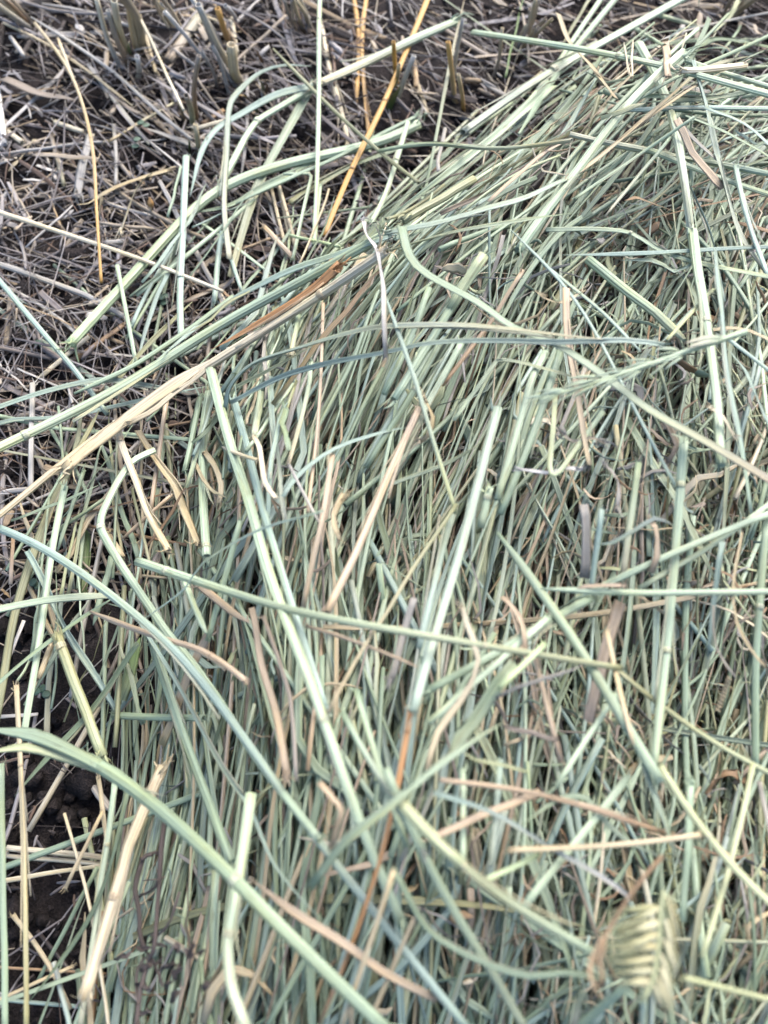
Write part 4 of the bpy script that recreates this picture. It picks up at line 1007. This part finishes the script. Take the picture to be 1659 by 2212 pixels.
def ear_yellow():
    z0 = 0.133
    org = at(1405, 2150, z0 - 0.01)
    e = bpy.data.objects.new('grass_ear', None); COL.objects.link(e); e.location = org; e.empty_display_size = 0.01
    tag(e, 'plump yellow comb shaped seed head, blurred, in the bottom right corner', 'seed head')
    y_, g_, gy = pig(254, 248, 204), pig(192, 200, 156), pig(228, 226, 176)
    px = lambda p, w: w * depth(p) / FPX
    axis = [(1385, 2165), (1408, 2120), (1420, 2060), (1424, 2005), (1428, 1955), (1436, 1925)]
    A = smooth_path([at(x, y, z0) for x, y in axis], 0.003); n = len(A)
    V, F, U, _ = sweep(A, px(A[0], 7), px(A[0], 7), SEC_STEM, hollow=True)
    b = Bag(); b.add(V, F, U, g_); part(b, 'stalk', M_STEM, e, org)
    rows = [(1424, 1962, 1340, 1978), (1424, 1992, 1325, 2010), (1422, 2018, 1312, 2036), (1420, 2044, 1306, 2052), (1417, 2070, 1308, 2072), (1412, 2096, 1314, 2092), (1404, 2120, 1330, 2116)]
    for x0, y0, x1, y1 in rows:
        for k, (dy, dz, f, wd) in enumerate(((-6, 0.000, 0.92, 6.5), (3, 0.005, 0.60, 9.0), (12, -0.003, 0.98, 6.0), (-12, -0.003, 1.04, 5.5), (7, 0.002, 0.85, 6.0), (-2, -0.005, 1.1, 6.0))):
            p0 = at(x0, y0 + dy * 0.4, z0 + dz); p1 = at(x0 + (x1 - x0) * f * rng.uniform(0.85, 1.1), y1 + dy + rng.uniform(-7, 7), z0 + dz * 1.6 + rng.uniform(-.002, .003))
            pale = k == 1
            grain(e, 'spikelet', p0, p1, px(p0, wd), y_ * 1.05 if pale else gy * rng.uniform(0.9, 1.1), gy if pale else g_ * rng.uniform(0.9, 1.2), M_BLADE, org, rng.uniform(0, 1), awn=px(p0, rng.uniform(20, 46)))
    rows = [(1440, 1935, 1458, 2010), (1446, 1950, 1462, 2040), (1438, 1985, 1452, 2070), (1436, 2030, 1462, 2104), (1428, 2060, 1446, 2128), (1426, 2090, 1454, 2160), (1420, 2110, 1450, 2195), (1412, 2126, 1432, 2180)]
    for k, (x0, y0, x1, y1) in enumerate(rows):
        for dx, dz, cc in ((0, 0.001, y_), (9, -0.003, gy), (-8, -0.002, g_)):
            p0 = at(x0 + dx, y0, z0 + dz); p1 = at(x1 + dx * 1.2, y1 + rng.uniform(-6, 6), z0 + dz * 2 - 0.004)
            grain(e, 'spikelet', p0, p1, px(p0, 6.8 if dx == 0 else 5.2), cc * rng.uniform(0.92, 1.06), cc * rng.uniform(0.8, 1.0), M_BLADE, org, rng.uniform(0, 1), awn=px(p0, rng.uniform(20, 50)))
ear_yellow()

# tan corkscrew shred near the right edge
def corkscrew():
    c0, c1 = at(1576, 1464, surf(1576, 1464) + 0.034), at(1550, 1535, surf(1550, 1535) + 0.034)
    t = np.linspace(0, 1, 110); r = 4.5 * depth(c0) / FPX
    d = (c1 - c0) / np.linalg.norm(c1 - c0); s = np.cross(d, [0, 0, 1.0]); u = np.cross(s, d)
    P = c0 + (c1 - c0) * t[:, None] + s * (r * np.cos(t * 60))[:, None] + u * (r * np.sin(t * 60))[:, None]
    V, F, U, _ = sweep(P, 0.00045, 0.00035, SEC_LOW); b = Bag(); b.add(V, F, U, PAL['ta'])
    tag(b.obj('coiled_shred', M_LEAF), 'tan shred coiled like a spring near the right edge', 'shred')
corkscrew()

# ------------------------------------------------------------------ the packed mass of the heap
FIELD = [(1300, 100, 40, 14), (1620, 250, 25, 32), (1480, 420, 50, 28), (1200, 400, 52, 12), (900, 520, 44, 10), (620, 640, 38, 14), (640, 850, 76, 9), (800, 1000, 68, 9),
         (1000, 800, 60, 10), (1300, 700, 62, 20), (1560, 620, 98, 22), (1000, 1200, 76, 10), (800, 1400, 96, 13), (500, 1150, 86, 14), (500, 1450, 92, 18), (400, 1750, 76, 10), (300, 2000, 76, 10),
         (620, 1800, 82, 12), (900, 1700, 84, 12), (1100, 1450, 78, 16), (1300, 1250, 84, 18), (1520, 1450, 84, 20), (1400, 1800, 76, 26), (800, 2100, 84, 18), (1100, 2050, 84, 24),
         (1550, 2100, 74, 28), (1550, 950, 88, 18), (1250, 980, 72, 18), (350, 1250, 88, 16), (1250, 1600, 82, 26)]
FA = np.array(FIELD, float)

def field(px, py):
    w = 1 / ((FA[:, 0] - px) ** 2 + (FA[:, 1] - py) ** 2 + 60 ** 2) ** 1.6
    th = np.radians(FA[:, 2]) * 2
    ang = 0.5 * math.atan2((w * np.sin(th)).sum(), (w * np.cos(th)).sum())
    return ang, math.radians((w * FA[:, 3]).sum() / w.sum())

REGIONS = [(900, 480, 'below the tangled knot'), (1350, 330, 'in the upper right of the heap'), (1300, 750, 'around the pale green seed head'), (700, 950, 'under the level bluish blades'),
           (1000, 1150, 'beside the thickest pale stem'), (1450, 1250, 'along the right edge of the heap'), (500, 1500, 'left of the thick long stem'),
           (800, 1600, 'around the orange brown rotten stalk'), (1250, 1600, 'in the lower right tangle'), (350, 1950, 'around the dark withered weed'), (700, 2050, 'at the bottom centre'), (1350, 2050, 'around the blurred yellow seed head')]
CHOICES = [('sg', .30, 'grey green'), ('pg', .20, 'pale green'), ('bg', .15, 'bluish green'), ('dg', .06, 'dark green'), ('ol', .035, 'olive'), ('yg', .02, 'yellow green'),
           ('ta', .055, 'tan'), ('pe', .03, 'peach'), ('gl', .035, 'grey'), ('gb', .03, 'grey brown'), ('cr', .01, 'cream'), ('br', .01, 'brown'), ('db', .0, 'dark brown')]
OLD_SHADE = [8, 9, 9, 11, 11, 12, 12, 4]
CW = np.cumsum([c[1] for c in CHOICES])

def filler_specs(N):
    out = []
    while len(out) < N:
        px, py = rng.uniform(-200, 1950), rng.uniform(-200, 2500)
        zs = surf(px, py)
        if zs < 0.004: continue
        frac = rng.uniform(0.70, 1.0) if rng.random() < 0.42 else rng.uniform(0.05, 0.7)
        c = at(px, py, zs * frac)
        ang, spread = field(px, py)
        ang += rng.normal(0, spread * 0.72) if rng.random() < 0.965 else rng.uniform(-1.5, 1.5)
        q = at(px + 20 * math.cos(ang), py - 20 * math.sin(ang), zs * frac)
        d = q - c; d[2] = 0; d /= np.linalg.norm(d)
        if rng.random() < 0.5: d = -d
        L = rng.uniform(0.05, 0.11) if rng.random() < 0.35 else rng.uniform(0.10, 0.22)
        flat = rng.random() < 0.52
        wid = rng.uniform(0.0012, 0.0028) if rng.random() < (0.70 if px < 1150 else 0.58) else rng.uniform(0.0005, 0.0013)
        ci = int(np.searchsorted(CW, rng.random() * CW[-1]))
        if frac < 0.6 and rng.random() < 0.4: ci = OLD_SHADE[rng.integers(0, len(OLD_SHADE))]      # dead brown leaves lie deep; their darker colour also paints shade into the gaps
        if CHOICES[ci][0] in ('ta', 'pe', 'gb', 'gl'): wid *= 0.72
        e0, e1 = c - d * L * 0.5, c + d * L * 0.5
        if min(heap_h(e0[0], e0[1]), heap_h(e1[0], e1[1])) < 0.003 and rng.random() < (0.86 if py < 1000 else 0.5): continue
        out.append((c, d, L, wid, flat, frac, ci, px, py))
    return out

def filler_shape(sp):
    c, d, L, wid, flat, frac, ci, px, py = sp
    n = int(min(max(L / 0.008, 8), 20))
    t = np.linspace(-0.5, 0.5, n) * L
    sd = np.array([-d[1], d[0], 0])
    curve = rng.normal(0, 0.5 if flat else 0.25)
    off = curve * t ** 2 * 2 + wobble(n, 0.0018 if flat else 0.0007)
    if rng.random() < 0.14:                          # a broken, kinked stalk
        k = rng.uniform(-0.3, 0.3) * L
        off = off + np.where(t > k, (t - k) * math.tan(rng.normal(0, 0.55)), 0)
    P = c + d * t[:, None] + sd * off[:, None]
    H = np.array([heap_h(x, y) for x, y in P[:, :2]])
    z = min(frac, 1.0) * H + max(frac - 1.0, 0)
    s = np.linspace(-1, 1, n)
    fit = np.polyval(np.polyfit(s, z, 2), s)
    P[:, 2] = np.maximum(fit, 0.002) + s * rng.normal(0, 0.003) + wobble(n, 0.0012 if flat else 0.0005)
    P[:, 2] = np.maximum(P[:, 2], 0.001)
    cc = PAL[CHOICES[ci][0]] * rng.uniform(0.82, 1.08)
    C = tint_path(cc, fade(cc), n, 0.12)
    if rng.random() < 0.5: C = C[::-1]
    if flat:
        u = np.linspace(0, 1, n)
        a = 0.5 * wid * 1.2 * np.clip((1 - u) / 0.3, 0.1, 1) ** 0.7 * (1 + wobble(n, 0.12))
        sec = [SEC_BLADE, SEC_FLAT, SEC_FOLD][rng.integers(0, 3)]
        V, F, U, idx = sweep(P, a, a, sec, rng.normal(0, 0.5) + wobble(n, 0.7), seed=rng.uniform(0, 50))
    else:
        a = 0.5 * wid * (1 + wobble(n, 0.04))
        V, F, U, idx = sweep(P, a, a * rng.uniform(0.75, 1), SEC_LOW if frac < 0.6 else SEC_STEM, rng.uniform(0, 3), hollow=frac > 0.7, seed=rng.uniform(0, 50))
    return V, F, U, C[idx], P

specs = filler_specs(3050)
# loose stems strewn along the heap's left flank and above the long bundle
for x0, x1, y0, y1, n_, a0 in ((70, 330, 930, 1500, 34, 82), (330, 720, 400, 800, 26, 62), (60, 300, 1600, 2200, 6, 78), (430, 620, 700, 1000, 24, 78)):
    for _ in range(n_):
        px, py = rng.uniform(x0, x1), rng.uniform(y0, y1); ang = math.radians(rng.normal(a0, 16))
        lift = rng.uniform(0.008, 0.024); z_ = surf(px, py) + lift
        c = at(px, py, z_); d = at(px + 20 * math.cos(ang), py - 20 * math.sin(ang), z_) - c; d[2] = 0; d /= np.linalg.norm(d)
        ci = int(np.searchsorted(CW, rng.random() * CW[-1]))
        specs.append((c, d, rng.uniform(0.03, 0.09), rng.uniform(0.0008, 0.0026), rng.random() < 0.5, 1.0 + lift, ci, -999, py))
score = [(-(sp[2] ** 0.7 * sp[3]) if sp[5] > 0.86 and 40 < sp[7] < 1620 and 120 < sp[8] < 2150 else 0, i) for i, sp in enumerate(specs)]
singles = {i for s_, i in sorted(score)[:90] if s_ < 0}
bag_s, bag_b = Bag(), Bag()
SAME = []
ORD = ['second', 'third', 'fourth', 'fifth', 'sixth', 'seventh', 'eighth', 'ninth', 'tenth']

def label_all():
    """look-alikes of one spot are told apart by their order down the picture"""
    by = {}
    for r in SAME: by.setdefault(r[0], []).append(r)
    for lab, rows in by.items():
        rows.sort(key=lambda r: r[1])
        for k, (_, _, ob, cat, grp) in enumerate(rows):
            if len(rows) == 1: t = lab
            elif k == 0: t = lab + (', upper of two' if len(rows) == 2 else ', topmost')
            elif k == len(rows) - 1: t = lab + (', lower of two' if len(rows) == 2 else ', lowest')
            else: t = lab + ', ' + ORD[min(k - 1, 8)] + ' from the top'
            tag(ob, t, cat, grp)

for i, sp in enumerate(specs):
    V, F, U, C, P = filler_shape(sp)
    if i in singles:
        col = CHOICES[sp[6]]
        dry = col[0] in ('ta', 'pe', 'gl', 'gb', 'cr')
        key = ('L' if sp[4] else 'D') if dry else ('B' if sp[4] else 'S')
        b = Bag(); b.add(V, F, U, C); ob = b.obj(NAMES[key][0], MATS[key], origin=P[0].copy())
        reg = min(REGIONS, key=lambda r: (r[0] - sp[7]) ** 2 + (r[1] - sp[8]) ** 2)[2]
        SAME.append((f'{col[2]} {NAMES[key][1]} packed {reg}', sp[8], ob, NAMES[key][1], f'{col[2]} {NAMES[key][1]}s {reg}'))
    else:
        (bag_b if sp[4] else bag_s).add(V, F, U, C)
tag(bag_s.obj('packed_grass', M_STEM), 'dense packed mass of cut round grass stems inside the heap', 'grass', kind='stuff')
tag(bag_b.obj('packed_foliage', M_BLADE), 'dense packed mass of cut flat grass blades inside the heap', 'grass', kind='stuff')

# small shreds caught in the heap
def shreds():
    b = Bag()
    cols = ['ta', 'cr', 'gl', 'pe', 'gb', 'sg', 'pg', 'yg', 'br', 'gl', 'bg']
    for _ in range(2600):
        px, py = rng.uniform(-150, 1850), rng.uniform(-150, 2400)
        if rng.random() < 0.5: px, py = rng.normal(1450, 220), rng.uniform(400, 2250)
        zs = surf(px, py)
        if zs < 0.01: continue
        z = zs * rng.uniform(0.7, 1.02)
        c = at(px, py, z)
        L = rng.uniform(0.004, 0.02); th = rng.uniform(0, 6.28)
        if rng.random() < 0.4: L *= 2.0
        d = np.array([math.cos(th), math.sin(th), rng.normal(0, 0.25)])
        k = rng.normal(0, 0.5)
        sdv = np.array([-d[1], d[0], rng.normal(0, .3)])
        t = np.linspace(-.5, .5, 6)
        P = c + d * (t * L)[:, None] + sdv * (k * L * (t ** 2 - 0.1) * 2)[:, None] + rng.normal(0, L * 0.02, (6, 3))
        if rng.random() < 0.07: a0 = rng.uniform(0.0012, 0.0026); L = rng.uniform(0.01, 0.024)
        else: a0 = rng.uniform(0.00018, 0.0009)
        a = a0 * np.array([0.6, 1, 1, 0.9, 0.7, 0.3])
        V, F, U, _i = sweep(P, a, a, SEC_FLAT, rng.uniform(0, 3) + np.linspace(0, rng.normal(0, 1), 6), seed=rng.uniform(0, 40))
        b.add(V, F, U, PAL[cols[rng.integers(0, len(cols))]] * rng.uniform(0.75, 1.1))
    tag(b.obj('grass_shreds', M_LEAF), 'small curled shreds of leaf and chaff caught in the heap', 'chaff', kind='stuff')
shreds()

# ------------------------------------------------------------------ old straw litter on the soil
LC = [(pig(184, 178, 178), .25, 'grey'), (pig(140, 131, 130), .24, 'grey brown'), (pig(204, 188, 166), .22, 'pale tan'), (pig(230, 224, 216), .11, 'whitish'), (pig(128, 104, 88), .12, 'brown'),
      (pig(80, 68, 62), .13, 'dark brown'), (pig(206, 180, 144), .04, 'golden')]
LW = np.cumsum([c[1] for c in LC])
LREG = [(150, 100, 'near the top left corner'), (500, 80, 'behind the stubble at the top'), (120, 330, 'below the large bark like flake'), (330, 450, 'around the bulb shaped seed'), (600, 400, 'under the bent green stem'),
        (850, 150, 'around the orange straws'), (1080, 120, 'under the hollow ended stem'), (120, 680, 'beside the sloping bluish stem'), (300, 640, 'under the long bundle'),
        (80, 1000, 'at the left below the bundle'), (100, 1500, 'in the dark gap by the olive stalk'), (100, 1900, 'on the dark soil at the bottom left')]

def litter():
    bag = Bag(); items = []
    tries = 0
    while len(items) < 6300 and tries < 60000:
        tries += 1
        px, py = rng.uniform(-350, 1950), rng.uniform(-260, 2450)
        p = at(px, py, 0.0); h = heap_h(p[0], p[1])
        if h > 0.028: continue
        dens = 1.0 if py < 700 else (0.85 - 0.5 * min((py - 700) / 700, 1))
        if py > 1300: dens = 0.16
        if rng.random() > dens * (1 if h < 0.006 else 0.4): continue
        u = rng.random()
        L = rng.uniform(0.003, 0.013) if u < 0.50 else (rng.uniform(0.012, 0.04) if u < 0.78 else rng.uniform(0.035, 0.13))
        wid = rng.uniform(0.0004, 0.0016) if rng.random() < 0.84 else rng.uniform(0.0018, 0.0042)
        wid = min(wid, L * 0.35) * (0.7 if L > 0.03 else 1.0)
        ci = int(np.searchsorted(LW, rng.random() * LW[-1]))
        if py > 1300 and rng.random() < 0.75: L, wid, ci = rng.uniform(0.002, 0.009), rng.uniform(0.0004, 0.0012), [1, 4, 5, 5][rng.integers(0, 4)]
        items.append((px, py, L, wid * 0.88, ci))
    rank = sorted(range(len(items)), key=lambda i: -(items[i][2] ** 0.8 * items[i][3]) if 0 < items[i][0] < 1659 and 0 < items[i][1] < 2212 else 0)
    single = set(rank[:170])
    for i, (px, py, L, wid, ci) in enumerate(items):
        th = rng.uniform(0, 6.28)
        if py < 500 and rng.random() < 0.45: th = rng.normal(2.35, 0.35)          # much of it lies one way
        z = 0.001 + (rng.random() ** 1.8) * 0.008
        c = at(px, py, z)
        d = np.array([math.cos(th), math.sin(th), rng.normal(0, 0.10)])
        n = 5 if L < 0.012 else 8
        t = np.linspace(-.5, .5, n) * L
        sdv = np.array([-d[1], d[0], 0])
        P = c + d * t[:, None] + sdv * (rng.normal(0, 2) * t ** 2 + wobble(n, L * 0.015))[:, None]
        P[:, 2] += wobble(n, 0.0008)
        P[:, 2] = np.maximum(P[:, 2], -0.004 + wid)
        big = i in single
        flat = rng.random() < 0.55
        a = 0.5 * wid * (1 + wobble(n, 0.18))
        a[-1] *= rng.uniform(0.3, 1); a[0] *= rng.uniform(0.4, 1)
        C = tint_path(LC[ci][0] * rng.uniform(0.7, 1.12), LC[ci][0] * rng.uniform(0.7, 1.1), n, 0.2)
        if flat:
            V, F, U, idx = sweep(P, a * 1.25, a * rng.uniform(1, 2.0), SEC_FLAT, rng.normal(0, 0.6) + wobble(n, 0.4), seed=rng.uniform(0, 50))
        else:
            V, F, U, idx = sweep(P, a, a * rng.uniform(0.6, 1), SEC_LOW if not big else SEC_STEM, rng.uniform(0, 3), hollow=big, seed=rng.uniform(0, 50))
        if big:
            b = Bag(); b.add(V, F, U, C[idx]); o = b.obj('straw_chip', M_LITTER, origin=P[0].copy())
            reg = min(LREG, key=lambda r: (r[0] - px) ** 2 + (r[1] - py) ** 2)[2]
            shp = 'flat' if flat else 'round'
            SAME.append((f'{LC[ci][2]} {shp} chip {reg}', py, o, 'straw chip', f'{LC[ci][2]} {shp} chips {reg}'))
        else:
            bag.add(V, F, U, C[idx])
    tag(bag.obj('straw_litter', M_LITTER), 'weathered chopped straw litter covering the soil between the stubble', 'litter', kind='stuff')
litter()
label_all()
